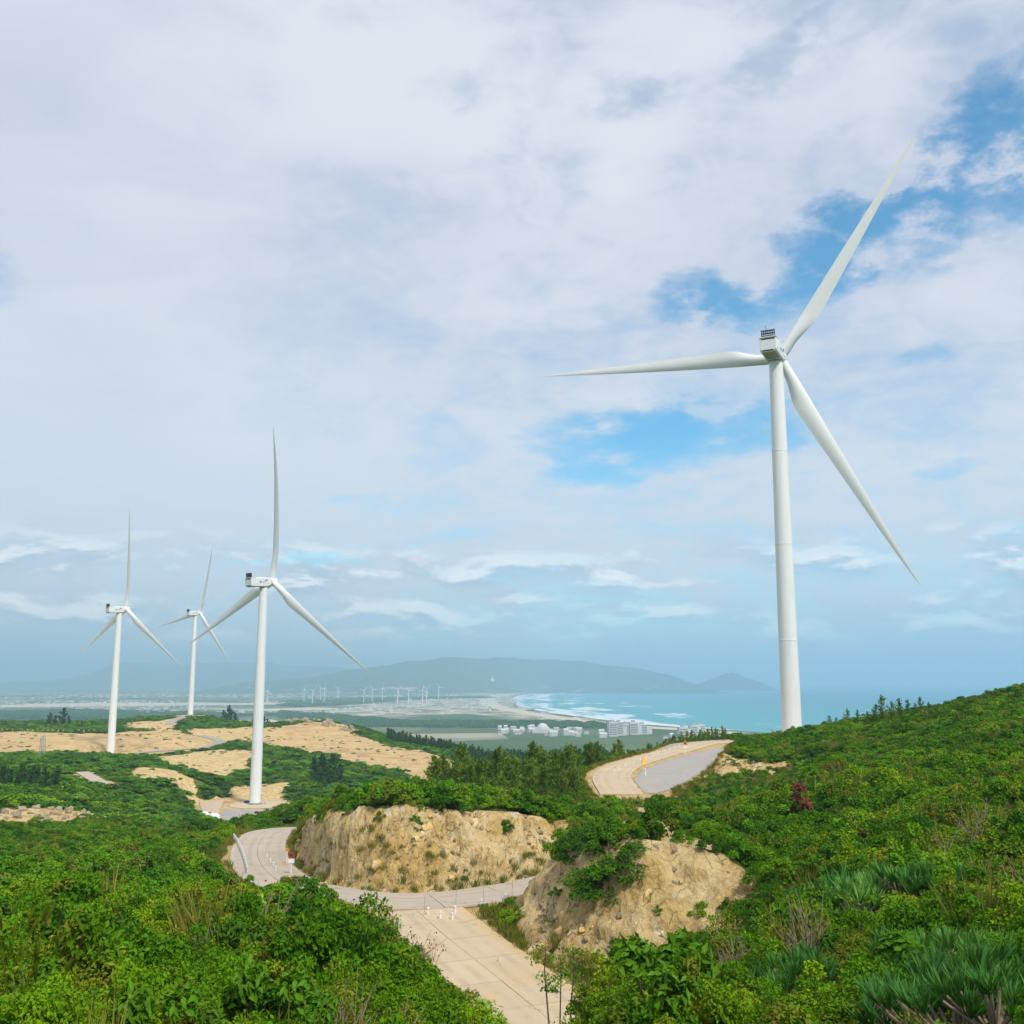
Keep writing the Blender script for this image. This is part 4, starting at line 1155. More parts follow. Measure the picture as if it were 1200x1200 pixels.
def dry_shrub(seed, leaves, mat):
    r = np.random.default_rng(seed)
    paths, C = [], []
    for k in range(16):
        a, le = r.uniform(0, 6.28), r.uniform(0.15, 0.8)
        d = np.array([math.cos(a) * le, math.sin(a) * le, 1.0])
        ln = r.uniform(0.5, 1.0)
        p1 = d * ln * 0.55
        p2 = p1 + (d + r.normal(0, 0.35, 3)) * ln * 0.4
        paths.append(([(0, 0, -0.1), tuple(p1), tuple(p2)], [0.016, 0.010, 0.004], 4))
        for _ in range(2):
            paths.append(([tuple(p1), tuple(p1 + (d + r.normal(0, 0.6, 3)) * 0.3)], [0.007, 0.003], 4))
        C.append(p2 + r.normal(0, 0.09, (leaves, 3)))
    C = np.concatenate(C)
    V, F, T = leaf_cards(C, unit(len(C), r), unit(len(C), r) + [0, 0, 0.6], 0.06, 0.03, r.uniform(0, 1, len(C)))
    wd = wood(paths)
    V = [tuple(v) for v in V]
    fl = [tuple(f) for f in F] + [tuple(i + len(V) for i in f) for f in wd.f]
    return mesh_np('shrub', V + wd.v, fl, [mat, M['bark_pale']], False, [0] * len(F) + [1] * len(wd.f), {'tone': ('FACE', list(T) + [0.5] * len(wd.f))})


S0 += [grass_mesh('shrub', 130, 160, 0.95), dry_shrub(131, 26, M['olive']), dry_shrub(132, 8, M['rust']), shrub_mesh('shrub', 133, 7, 1500, 0.12, M['leaf_dark'], tall=1.1, aspect=0.42)]
S1 += [grass_mesh('shrub', 134, 130, 0.9), dry_shrub(135, 30, M['olive']), shrub_mesh('shrub', 136, 8, 1500, 0.13, M['leaf_vivid'], tall=1.15, aspect=0.4, wood_too=False)]
GR = [grass_mesh('grass_tuft', 100 + k, 70, 0.45 + 0.1 * k) for k in range(3)]


def casuarina(seed, h, cards, mat, card=(0.42, 0.10), width=0.20, start=0.12, droop=0.0):
    """feathery conical tree: returns (trunk mesh, crown mesh), height h"""
    r = np.random.default_rng(seed)
    lean = r.normal(0, 0.03, 2)
    tip = np.array([lean[0] * h, lean[1] * h, h * 0.97])
    paths = [([(0, 0, -0.3), tuple(tip * 0.5 + r.normal(0, 0.02 * h, 3) * [1, 1, 0]), tuple(tip)], [0.02 * h, 0.012 * h, 0.003 * h], 6)]
    C, Dn = [], []
    nl = 26
    for k in range(nl):
        s = start + (0.95 - start) * (k + r.random()) / nl
        a = r.uniform(0, 2 * math.pi)
        ln = h * width * (1 - s) ** 0.75 * r.uniform(0.55, 1.35) + 0.05 * h
        d = np.array([math.cos(a), math.sin(a), r.uniform(0.35, 0.95) - droop])
        d /= np.linalg.norm(d)
        p0 = tip * s / 0.97 * np.array([1, 1, 1])
        p0[2] = h * s
        paths.append(([tuple(p0), tuple(p0 + d * ln)], [0.006 * h * (1.1 - s), 0.0015 * h], 4))
        n = max(4, int(cards / nl * (0.5 + 1.2 * (1 - s))))
        t = r.uniform(0.15, 1.1, n)
        P = p0 + d * ln * t[:, None] + r.normal(0, 0.028 * h, (n, 3))
        C.append(P)
        Dn.append(d + r.normal(0, 0.45, (n, 3)) + np.array([0, 0, 0.25]))
    n = int(cards * 0.12)
    P = np.stack([r.normal(0, 0.02 * h, n), r.normal(0, 0.02 * h, n), h * r.uniform(0.7, 1.03, n)], 1) + np.array([lean[0] * h, lean[1] * h, 0])
    C.append(P)
    Dn.append(np.array([0, 0, 1.0]) + r.normal(0, 0.35, (n, 3)))
    C, Dn = np.concatenate(C), np.concatenate(Dn)
    L = card[0] * r.uniform(0.6, 1.3, len(C))
    V, F, T = leaf_cards(C, Dn, unit(len(C), r), L, L * card[1] / card[0], np.clip(r.normal(0.5, 0.22, len(C)), 0, 1))
    crown = mesh_np('crown', V, F, mat, attrs={'tone': ('FACE', T)})
    trunk = wood(paths).mesh('trunk', M['bark'], 60)
    return trunk, crown


def tree_set(seeds, h, cards, mat, **kw):
    return [casuarina(s, h, cards, mat, **kw) for s in seeds]


def place_tree(name, pair, x, y, h_unit, h, label, group, cat='tree', rz=None, z=None):
    o = empty(name, (x, y, (gz(x, y) if z is None else z) - 0.05), random.uniform(0, 6.28) if rz is None else rz)
    s = h / h_unit
    o.scale = (s * random.uniform(0.9, 1.15), s * random.uniform(0.9, 1.15), s)
    link(bpy.data.objects.new('trunk', pair[0]), o)
    link(bpy.data.objects.new('crown', pair[1]), o)
    return tag(o, label, cat, group)


T_GROVE = tree_set(range(200, 206), 5.0, 1300, M['pine'], card=(0.40, 0.12), width=0.36, start=0.06)
T_BELT = tree_set(range(210, 214), 14.0, 420, M['pine_dark'], card=(1.5, 0.6), width=0.24)
T_DARK = tree_set(range(220, 223), 9.0, 700, M['pine_dark'], card=(0.9, 0.4), width=0.32, start=0.05)
T_SKY = tree_set(range(230, 235), 4.0, 420, M['pine'], card=(0.36, 0.13), width=0.3, start=0.05)


def scatter_poly(poly, spacing, seed):
    r = np.random.default_rng(seed)
    P = np.array(poly)
    xs = np.arange(P[:, 0].min(), P[:, 0].max(), spacing)
    ys = np.arange(P[:, 1].min(), P[:, 1].max(), spacing)
    gx_, gy_ = (a.ravel() for a in np.meshgrid(xs, ys))
    gx_ = gx_ + r.uniform(-0.48, 0.48, gx_.shape) * spacing
    gy_ = gy_ + r.uniform(-0.48, 0.48, gy_.shape) * spacing
    m = in_poly(gx_, gy_, poly)
    return gx_[m], gy_[m]


# grove on the middle hill, behind the cut
for k, (x, y) in enumerate(zip(*scatter_poly(GROVE_POLY, 3.3, 1))):
    if roadd_at(x, y) > 1.0 and k % 7:
        place_tree('casuarina_tree', T_GROVE[k % 6], x, y, 5.0, random.uniform(3.8, 6.4), 'feathery young tree in the grove on top of the middle hill', 'young trees on the middle hill')
for k, (x, y) in enumerate(zip(*scatter_poly(GROVE2_POLY, 4.0, 2))):
    if roadd_at(x, y) > 2.0:
        place_tree('casuarina_tree', T_GROVE[k % 6], x, y, 5.0, random.uniform(2.2, 4.4), 'slender green tree on the slope left of the curving upper road', 'trees left of the upper road')
for k, (x, y) in enumerate(zip(*scatter_poly(ROW_POLY, 4.4, 3))):
    place_tree('casuarina_tree', T_GROVE[k % 6], x, y, 5.0, random.uniform(2.6, 4.8), 'grey-green tree in the row between the road bend and the turbine pad', 'trees below the turbine pad')
for k, (x, y) in enumerate(zip(*scatter_poly(EDGE_POLY, 2.6, 4))):
    place_tree('casuarina_tree', T_SKY[k % 5], x, y, 4.0, random.uniform(1.8, 3.6), 'small tree on the edge behind the upper road, against the sea', 'small trees along the upper road edge')
for k, (x, y, h) in enumerate(SKYLINE):
    place_tree('hilltop_sapling', T_SKY[k % 5], x, y, 4.0, h * 1.15, 'thin sapling on the right hill crest against the sea', 'saplings on the right hill crest')
for k, (x, y) in enumerate(DARK_GROVE):
    place_tree('dark_pine_tree', T_DARK[k % 3], x, y, 9.0, random.uniform(6.5, 10), 'dark bushy tree in the clump at the foot of the sand flat', 'dark clump below the sand flat')
for k, (x, y) in enumerate(LEFT_GROVE):
    place_tree('dark_pine_tree', T_DARK[k % 3], x, y, 9.0, random.uniform(4, 7), 'dark bushy tree in the clump on the left slope below the mast', 'dark clump on the left slope')
for k, (x, y, h) in enumerate(LEFT_TREES):
    place_tree('dark_pine_tree', T_DARK[k % 3], x, y, 9.0, h * 0.8, 'dark tree on the far left skyline above the sand flat', 'dark trees on the far left skyline')
for k, (x, y, h) in enumerate(FAR_TREES):
    place_tree('dark_pine_tree', T_DARK[(k + 1) % 3], x, y, 9.0, h, 'dark tree on the far hilltop between the two left towers', 'dark trees on the far hilltop')
bx, by = scatter_poly(BELT_POLY, 4.6, 5)
order = np.argsort(by)
BELT_REST = []
for k, i in enumerate(order):
    x, y = float(bx[i]), float(by[i])
    if k < 260:
        place_tree('plantation_pine', T_BELT[k % 4], x, y, 14.0, random.uniform(5.5, 8.5), 'tall dark pine in the plantation belt behind the centre sand flat', 'pines of the plantation belt')
    else:
        BELT_REST.append((x, y))

# ================================================================== plants: cover that nobody could count
PROTO = bpy.data.collections.new('plant_prototypes')


def instancer(name, meshes, P, rot, scale, var, label=None, cat=None):
    """points carrying instances of the given meshes"""
    objs = [bpy.data.objects.new(name + '_form', m) for m in meshes]
    coll = bpy.data.collections.new(name + '_forms')
    for o in objs:
        coll.objects.link(o)
    me = bpy.data.meshes.new(name)
    me.vertices.add(len(P))
    me.vertices.foreach_set('co', np.asarray(P, np.float32).ravel())
    for k, a, t in (('rot', rot, 'FLOAT_VECTOR'), ('size', scale, 'FLOAT_VECTOR'), ('form', var, 'INT')):
        at = me.attributes.new(k, t, 'POINT')
        at.data.foreach_set('vector' if t == 'FLOAT_VECTOR' else 'value', np.asarray(a, np.int32 if t == 'INT' else np.float32).ravel())
    o = link(bpy.data.objects.new(name, me))
    ng = bpy.data.node_groups.new(name, 'GeometryNodeTree')
    ng.interface.new_socket('Geometry', in_out='INPUT', socket_type='NodeSocketGeometry')
    ng.interface.new_socket('Geometry', in_out='OUTPUT', socket_type='NodeSocketGeometry')
    N = ng.nodes
    gi, go = N.new('NodeGroupInput'), N.new('NodeGroupOutput')
    ci = N.new('GeometryNodeCollectionInfo')
    ci.inputs['Collection'].default_value = coll
    ci.inputs['Separate Children'].default_value = True
    ip = N.new('GeometryNodeInstanceOnPoints')
    ip.inputs['Pick Instance'].default_value = True

    def attr(n, t):
        q = N.new('GeometryNodeInputNamedAttribute')
        q.data_type = t
        q.inputs['Name'].default_value = n
        return q.outputs['Attribute']
    ng.links.new(gi.outputs[0], ip.inputs['Points'])
    ng.links.new(ci.outputs[0], ip.inputs['Instance'])
    ng.links.new(attr('form', 'INT'), ip.inputs['Instance Index'])
    ng.links.new(attr('rot', 'FLOAT_VECTOR'), ip.inputs['Rotation'])
    ng.links.new(attr('size', 'FLOAT_VECTOR'), ip.inputs['Scale'])
    ng.links.new(ip.outputs[0], go.inputs[0])
    md = o.modifiers.new('cover', 'NODES')
    md.node_group = ng
    o['kind'] = 'stuff'
    if label:
        tag(o, label, cat)
    return o


def wedge(r0, r1, spacing, seed, half=33):
    r = np.random.default_rng(seed)
    xs = np.arange(-r1 * math.sin(R(half)), r1 * math.sin(R(half)), spacing)
    ys = np.arange(r0 * 0.7, r1, spacing)
    gx_, gy_ = (a.ravel() for a in np.meshgrid(xs, ys))
    gx_ = gx_ + r.uniform(-0.5, 0.5, gx_.shape) * spacing
    gy_ = gy_ + r.uniform(-0.5, 0.5, gy_.shape) * spacing
    d = np.hypot(gx_, gy_)
    m = (d > r0) & (d < r1) & (np.abs(np.arctan2(gx_, gy_)) < R(half))
    return gx_[m], gy_[m], r


def cover(r0, r1, spacing, wmin, wmax, seed, hmul=1.0):
    x, y, r = wedge(r0, r1, spacing, seed)
    keep = (bare_at(x, y) < 0.35) & (roadd_at(x, y) > 0.9)
    if r0 > 100:                                              # meadow clearings
        keep &= fbm(x / 26.0, y / 26.0, 21.0, 3) < 0.32 + 0.5 * r.random(len(x))
    # tufts that cling to the bare faces
    ba_ = bare_at(x, y)
    tuft = (ba_ >= 0.35) & (roadd_at(x, y) > 1.2) & ((fbm(x / 3.4, y / 3.4, 5.0, 3) > 0.34) | (in_poly(x, y, DRAPE) & (r.random(len(x)) < 0.8))) & (x * x + y * y < 230 ** 2)
    if r0 > 200:                                              # scattered tussocks on the sand
        tuft |= (ba_ >= 0.35) & (roadd_at(x, y) > 2.0) & (r.random(len(x)) < 0.03 + 0.30 * smooth01(fbm(x / 38.0, y / 30.0, 31.0, 4), 0.05, 0.6) + 0.7 * (ba_ < 0.85))
    m = keep | tuft
    x, y, tf = x[m], y[m], tuft[m]
    n = len(x)
    big = smooth01(fbm(x / 5.0, y / 5.0, 8.0, 4), -0.35, 0.75)
    s = (wmin + (wmax - wmin) * (0.6 * r.random(n) ** 2.0 + 0.4 * big * r.uniform(0.4, 1.1, n))) * np.where(tf, 0.58 if r0 < 200 else 0.38, 1.0)
    # low growth beside the roads
    s *= 0.45 + 0.55 * smooth01(roadd_at(x, y), 1.0, 4.0)
    s = np.where(tf & in_poly(x, y, DRAPE), s * 1.9, s)
    s = np.where(np.hypot(x, y) < 24, np.minimum(s, 1.5), s)
    s = np.where((np.hypot(x, y) < 19) & (x > -1.3) & (x < 2.2), np.minimum(s, 0.5), s)
    s = np.where(np.hypot(x - RUST[0][0], (y - RUST[0][1] + 1.5) * 0.6) < 1.6, np.minimum(s, 0.6), s)
    s = np.where(in_poly(x, y, SHORT), np.minimum(s, 0.85), s)
    for (ax, ay) in STRAP:
        s = np.where(np.hypot(x - ax, (y - ay + 0.6) * 0.7) < 1.45, np.minimum(s * 0.4, 0.5), s)
    s = np.where(in_poly(x, y, CLEAR), np.minimum(s, 0.55), s)
    s = np.where((roadd_at(x, y) < 7) & (y > 38) & (y < 70), np.minimum(s, 0.75), s)
    z = height(x, y) - 0.06 * s
    sz = s * r.uniform(0.75, 1.2, n) * hmul
    P = np.stack([x, y, z], 1)
    rot = np.stack([r.normal(0, 0.12, n), r.normal(0, 0.12, n), r.uniform(0, 6.28, n)], 1)
    return P, rot, np.stack([s, s, sz], 1), r


P, ro, sz, r = cover(9.0, 46, 0.9, 0.8, 3.0, 11, 1.15)
var = r.integers(0, 5, len(P))
q = r.random(len(P)) + 0.5 * fbm(P[:, 0] / 5, P[:, 1] / 5, 12, 2)
var = np.where(q > 0.92, 5, np.where(q < -0.02, 6, var))
odd = r.random(len(P))
var = np.where(odd < 0.05, 7, np.where(odd < 0.10, 8, np.where(odd < 0.13, 9, np.where(odd < 0.20, 10, var))))
# the three hundred that show largest are things of their own
u = P[:, 0] / P[:, 1]
dep = (EYE - P[:, 2] - sz[:, 2] * 0.5) / P[:, 1]
seen = (np.abs(u) < 0.50) & (dep < 0.30)
show = np.where(seen, sz[:, 0] / np.hypot(P[:, 0], P[:, 1]), 0)
pick = np.argsort(-show)[:290]
msk = np.ones(len(P), bool)
msk[pick] = False
for i in pick:
    o = bpy.data.objects.new('shrub', S0[int(var[i])])
    link(o)
    o.location = P[i]
    o.rotation_euler = ro[i]
    o.scale = sz[i]
    look = {5: 'fine-leaved olive shrub', 6: 'bright green shrub', 7: 'tuft of tall dry grass', 8: 'open twiggy olive shrub', 9: 'bare dry shrub with few rusty leaves', 10: 'dark broad-leaved shrub'}.get(int(var[i]), 'leafy green shrub')
    where = 'in the thicket on the left foreground slope' if P[i][0] < 1.0 else 'among the strap-leaved plants on the right foreground slope'
    o.name = {7: 'dry_grass_tuft', 9: 'dry_shrub'}.get(int(var[i]), 'shrub')
    tag(o, look + ' ' + where, 'grass' if var[i] == 7 else 'shrub', ('left foreground: ' if P[i][0] < 1.0 else 'right foreground: ') + look)
instancer('foreground_undergrowth', S0, P[msk], ro[msk], sz[msk], var[msk], 'dense green undergrowth filling the gaps of the foreground thicket', 'undergrowth')

P, ro, sz, r = cover(46, 112, 1.15, 0.9, 3.3, 12, 1.05)
right = P[:, 0] > 0.11 * P[:, 1] - 4
va = r.integers(0, 5, len(P))
odd = r.random(len(P))
va = np.where(odd < 0.06, 5, np.where(odd < 0.12, 6, np.where(odd < 0.22, 7, va)))
instancer('hillside_scrub', S1, P[right], ro[right], sz[right], va[right], 'dense green scrub covering the right hillside', 'scrub')
lf = ~right
instancer('valley_scrub', S1V + S1[:1], P[lf], ro[lf], sz[lf], r.integers(0, 4, lf.sum()), 'bright green scrub around the road bend', 'scrub')
P, ro, sz, r = cover(112, 250, 1.6, 1.2, 3.4, 13, 0.75)
instancer('upper_scrub', S1 + S1V, P, ro, sz, r.choice([0, 1, 2, 3, 4, 4, 5, 7, 8, 9, 10], len(P)), 'green scrub on the middle slopes and the hill crest', 'scrub')
P, ro, sz, r = cover(250, 1050, 4.3, 3.0, 7.5, 14, 0.5)
instancer('distant_scrub', S2, P, ro, sz, r.integers(0, 4, len(P)), 'low green scrub between the sand flats', 'scrub')
if BELT_REST:
    B = np.array([(x, y, gz(x, y)) for x, y in BELT_REST])
    n = len(B)
    hh = rng.uniform(0.42, 0.65, n)
    instancer('plantation_wood', [c for _, c in T_BELT], B, np.stack([np.zeros(n), np.zeros(n), rng.uniform(0, 6.28, n)], 1), np.stack([hh, hh, hh], 1), rng.integers(0, 4, n), 'dark mass of pines behind the front of the plantation', 'wood')

# grass along the roads, the cut feet and the verge
xs_, ys_, r = wedge(50, 235, 0.62, 15)
rd_ = roadd_at(xs_, ys_)
g_ok = ((rd_ > 0.25) & (rd_ < 2.3) & (r.random(len(xs_)) < 0.75) & (fbm(xs_ / 4, ys_ / 4, 3, 3) > -0.35)) | (in_poly(xs_, ys_, VERGE) & (rd_ > 0.1))
xs_, ys_ = xs_[g_ok], ys_[g_ok]
n = len(xs_)
s_ = r.uniform(0.6, 1.5, n)
instancer('roadside_grass', GR, np.stack([xs_, ys_, height(xs_, ys_)], 1), np.stack([np.zeros(n), np.zeros(n), r.uniform(0, 6.28, n)], 1), np.stack([s_, s_, s_], 1), r.integers(0, 3, n), 'yellow green grass along the road edges', 'grass')

# ================================================================== plants told apart one by one
def strap_mesh(seed, stems=9, leaf=0.75):
    """clump of stalks, each ending in a rosette of long upright strap leaves"""
    r = np.random.default_rng(seed)
    C, Dn, Nn, L, T = [], [], [], [], []
    paths = []
    for k in range(stems):
        a = 2 * math.pi * (k + r.random()) / stems
        q = r.uniform(0.05, 0.95)
        top = np.array([q * math.cos(a), q * math.sin(a), r.uniform(0.12, 0.5)])
        paths.append(([(0.3 * q * math.cos(a), 0.3 * q * math.sin(a), -0.15), tuple(top * [0.8, 0.8, 0.5]), tuple(top)], [0.035, 0.03, 0.024], 5))
        n = 30
        b = r.uniform(0, 2 * math.pi, n)
        le = r.uniform(0.15, 1.1, n) ** 0.8
        d = np.stack([np.cos(b) * le + 0.3 * math.cos(a), np.sin(b) * le + 0.3 * math.sin(a), np.full(n, 1.0)], 1)
        d /= np.linalg.norm(d, axis=1)[:, None]
        ln = leaf * r.uniform(0.6, 1.15, n)
        C.append(top + d * ln[:, None] * 0.5 - np.array([0, 0, 0.05]))
        Dn.append(d)
        Nn.append(np.stack([-np.cos(b), -np.sin(b), 0.6 * np.ones(n)], 1))
        L.append(ln)
        T.append(np.clip(r.normal(0.5, 0.22, n), 0, 1))
    C, Dn, Nn, L, T = (np.concatenate(a) for a in (C, Dn, Nn, L, T))
    V, F, T = leaf_cards(C, Dn, Nn, L, L * 0.07 + 0.010, T, 0.15)
    return wood(paths).mesh('stalks', M['bark_pale'], 60), mesh_np('leaves', V, F, M['strap'], attrs={'tone': ('FACE', T)})


def ordinal(k, pts):
    words = 'leftmost,second from the left,third from the left,fourth from the left,fifth from the left,sixth from the left'.split(',')
    back = 'rightmost,second from the right,third from the right,fourth from the right,fifth from the right,sixth from the right'.split(',')
    o_ = sorted(range(len(pts)), key=lambda i: pts[i][0] / pts[i][1]).index(k)
    return words[o_] if o_ < (len(pts) + 1) // 2 else back[len(pts) - 1 - o_]


STR = [strap_mesh(300 + k, 13 + 2 * k, 0.52) for k in range(4)]
for k, (x, y) in enumerate(STRAP):
    o = empty('strap_leaf_plant', (x, y, gz(x, y) + 0.6), random.uniform(0, 6.28))
    s = random.uniform(1.5, 1.9) if k < 10 else random.uniform(1.05, 1.35)
    o.scale = (s, s, s)
    link(bpy.data.objects.new('stalks', STR[k % 4][0]), o)
    link(bpy.data.objects.new('leaves', STR[k % 4][1]), o)
    if k < 10:
        tag(o, 'blue-green strap-leaved plant, %s in the upper clump on the right slope' % ordinal(k, STRAP[:10]), 'plant', 'strap-leaved plants of the upper clump')
    else:
        tag(o, 'blue-green strap-leaved plant, %s of the clumps near the lower right corner' % ordinal(k - 10, STRAP[10:]), 'plant', 'strap-leaved plants near the camera')


def lone_shrub(name, me, x, y, w_, label, cat='shrub', group=None, hm=1.0, dz=0.0):
    o = link(bpy.data.objects.new(name, me))
    o.location = (x, y, gz(x, y) - 0.05 + dz)
    o.rotation_euler = (0, 0, random.uniform(0, 6.28))
    o.scale = (w_, w_, w_ * hm)
    return tag(o, label, cat, group)


OL = ['large olive mound of fine leaves at the centre of the right foreground', 'smaller olive mound touching the large one on its right',
      'dark green round bush at the right end of the near bare cut', 'olive bush at the bottom edge below the near bare cut',
      'olive bush at the bottom edge left of the strap-leaved plant', 'olive bush at the bottom edge under the strap-leaved plant',
      'yellowish olive bush at the bottom edge beside the grassy plants', 'leftmost olive bush at the bottom edge of the right slope']
for k, (x, y, w_) in enumerate(OLIVE):
    lone_shrub('round_bush', (DARK[0] if k == 2 else OLV[k % 2]), x, y, w_, OL[k], 'bush', None, 0.9)
RL = ['tall rust-brown withered shrub standing out on the green right hillside', 'small rust-red shrub on the right hillside', 'tiny rust-red shrub above the small one on the right hillside', 'small rust-brown shrub high on the right hillside']
for k, (x, y, w_) in enumerate(RUST):
    lone_shrub('withered_shrub', RST, x, y, w_, RL[k], 'shrub', None, 1.0, 0.2 * w_)
for k, (x, y, w_) in enumerate(CLIFF_BUSH):
    lone_shrub('cliff_bush', DARK[k % 2], x, y, w_ * 1.12, 'dense dark green bush in the clump growing over the near bare cut', 'bush', 'bush clump on the near cut', 0.9, -0.28 * w_)


def sapling(seed, h, mat, leaves=420, crown_r=0.55, ls=0.14):
    """thin dark stem with a few limbs and a flat open crown"""
    r = np.random.default_rng(seed)
    paths = [([(0, 0, -0.3), (0.03 * h, 0.01, h * 0.4), (-0.01 * h, 0.02, h * 0.78), (0, 0, h * 0.95)], [0.035, 0.03, 0.022, 0.008], 6)]
    C, Dn = [], []
    for k in range(9):
        a = 2 * math.pi * k / 9 + r.uniform(-0.3, 0.3)
        s = r.uniform(0.62, 0.95)
        p0 = np.array([0, 0, h * s])
        p1 = p0 + np.array([math.cos(a), math.sin(a), r.uniform(0.1, 0.6)]) * crown_r * r.uniform(0.5, 1.1)
        paths.append(([tuple(p0), tuple((p0 + p1) / 2 + [0, 0, 0.04]), tuple(p1)], [0.012, 0.008, 0.004], 4))
        n = leaves // 9
        P = p0 + (p1 - p0) * r.uniform(0.35, 1.12, n)[:, None] + r.normal(0, 0.11, (n, 3)) * [1, 1, 0.7]
        C.append(P)
        Dn.append(unit(n, r) + (p1 - p0) * 0.8)
    C, Dn = np.concatenate(C), np.concatenate(Dn)
    L = ls * r.uniform(0.6, 1.25, len(C))
    V, F, T = leaf_cards(C, Dn, unit(len(C), r) * 0.5 + np.array([0, 0, 1.0]), L, L * 0.5, np.clip(r.normal(0.55, 0.2, len(C)), 0, 1), 0.1)
    return wood(paths).mesh('trunk', M['bark'], 60), mesh_np('crown', V, F, mat, attrs={'tone': ('FACE', T)})


SL = ['sapling with a straight dark stem and flat green crown beside the branch road', 'second sapling right of the straight-stemmed one, partly behind it', 'thin airy sapling at the foot of the near bare cut']
for k, (x, y) in enumerate(SPOT_SAPLING):
    place_tree('roadside_sapling', sapling(400 + k, 4.7 - 0.4 * k, M['leaf_vivid'], 300 - 40 * k, 0.65), x, y, 1.0, 1.0, SL[k], 'saplings by the branch road')
for k in range(9):                                            # open, twiggy growth below the near cut
    x, y = 2.2 + 1.15 * k + random.uniform(-0.4, 0.4), 40.5 - 0.35 * k + random.uniform(-2.5, 2.0)
    place_tree('twiggy_sapling', sapling(420 + k, random.uniform(1.2, 2.0), M['leaf'], 380, 0.75, 0.13), x, y, 1.0, random.uniform(0.9, 1.2), 'open twiggy sapling in the bottom centre thicket below the near cut', 'twiggy saplings bottom centre')


def stem_plant(seed):
    r = np.random.default_rng(seed)
    paths, C, Dn = [], [], []
    for k in range(4):
        a = r.uniform(0, 6.28)
        h = r.uniform(0.6, 1.15)
        p1 = np.array([math.cos(a) * 0.25, math.sin(a) * 0.25, h])
        paths.append(([(0, 0, -0.1), tuple(p1 * [0.3, 0.3, 0.5]), tuple(p1)], [0.012, 0.009, 0.004], 4))
        for j in range(9):
            t = 0.35 + 0.68 * j / 8
            C.append(p1 * [t * t, t * t, t] + r.normal(0, 0.035, 3))
            Dn.append(r.normal(0, 1, 3) + [0, 0, 0.8])
    C, Dn = np.array(C), np.array(Dn)
    V, F, T = leaf_cards(C, Dn, unit(len(C), r) + [0, 0, 0.5], 0.075, 0.042, r.uniform(0, 0.8, len(C)), 0.1)
    return wood(paths).mesh('stems', M['bark'], 60), mesh_np('leaves', V, F, M['olive'], attrs={'tone': ('FACE', T)})


for k, (x, y) in enumerate(BARE_STEMS):
    st, lv = stem_plant(440 + k)
    o = empty('leggy_weed', (x, y, gz(x, y) + 0.6), random.uniform(0, 6.28))
    link(bpy.data.objects.new('stems', st), o)
    link(bpy.data.objects.new('leaves', lv), o)
    tag(o, 'leggy sparse weed sticking up in front of the branch road', 'weed', 'leggy weeds at the crest of the thicket')


def reed(seed, blades=16, h=2.2):
    """tall grass: arching blades and a few seed plumes"""
    r = np.random.default_rng(seed)
    mb, pm = MB(), MB()
    for k in range(blades):
        a = r.uniform(0, 6.28)
        ln = h * r.uniform(0.5, 1.0)
        bend_ = r.uniform(0.15, 0.7)
        wv = 0.03
        V, F = [], []
        for j in range(7):
            t = j / 6
            x = bend_ * ln * t * t
            z = ln * t * (1 - 0.35 * bend_ * t)
            wd = wv * (1 - t * 0.95)
            for s in (-1, 1):
                V.append((math.cos(a) * x - math.sin(a) * wd * s, math.sin(a) * x + math.cos(a) * wd * s, z))
        F = [(2 * j, 2 * j + 1, 2 * j + 3, 2 * j + 2) for j in range(6)]
        mb.add(V, F)
    for k in range(4):
        a = r.uniform(0, 6.28)
        top = Vector((math.cos(a) * 0.5, math.sin(a) * 0.5, h * r.uniform(0.85, 1.15)))
        pm.tube([(0, 0, 0), top * 0.5 + Vector((0, 0, 0.15)), top], [0.012, 0.01, 0.006], 4)
        pm.tube([top, top + Vector((math.cos(a) * 0.08, math.sin(a) * 0.08, 0.2)), top + Vector((math.cos(a) * 0.16, math.sin(a) * 0.16, 0.38))], [0.02, 0.045, 0.008], 6)
    return mb, pm


for k, (x, y, h) in enumerate(((-9.6, 21.0, 2.3), (-10.4, 22.0, 1.9), (-9.0, 20.6, 1.6))):
    mb, pm = reed(460 + k, 16, h)
    o = empty('tall_reed_grass', (x, y, gz(x, y)))
    mb.build('blades', M['strap'], o)
    pm.build('plumes', M['olive'], o)
    tag(o, ['tall dark reed grass at the left edge of the picture', 'second clump of reed grass at the very left edge', 'lower reed clump in front of the tall one at the left edge'][k], 'grass')

# ================================================================== rocks
def rock_mesh(seed, sub=3):
    bm = bmesh.new()
    bmesh.ops.create_icosphere(bm, subdivisions=sub, radius=1.0)
    V = np.array([v.co[:] for v in bm.verts])
    r = np.random.default_rng(seed)
    sc = r.uniform(0.65, 1.2, 3)
    d = 1 + 0.28 * fbm(V[:, 0] * 1.1 + seed, V[:, 1] * 1.1, V[:, 2] * 1.1, 4)
    for _ in range(7):                                        # flat breaks
        nrm = unit(1, r)[0]
        lim = r.uniform(0.55, 0.85)
        k = V @ nrm
        V = np.where((k > lim)[:, None], V - nrm * (k - lim)[:, None], V)
    V = V * d[:, None] * sc
    for v, p in zip(bm.verts, V):
        v.co = p
    me = bpy.data.meshes.new('boulder')
    bm.to_mesh(me)
    bm.free()
    me.materials.append(M['rock'])
    return me


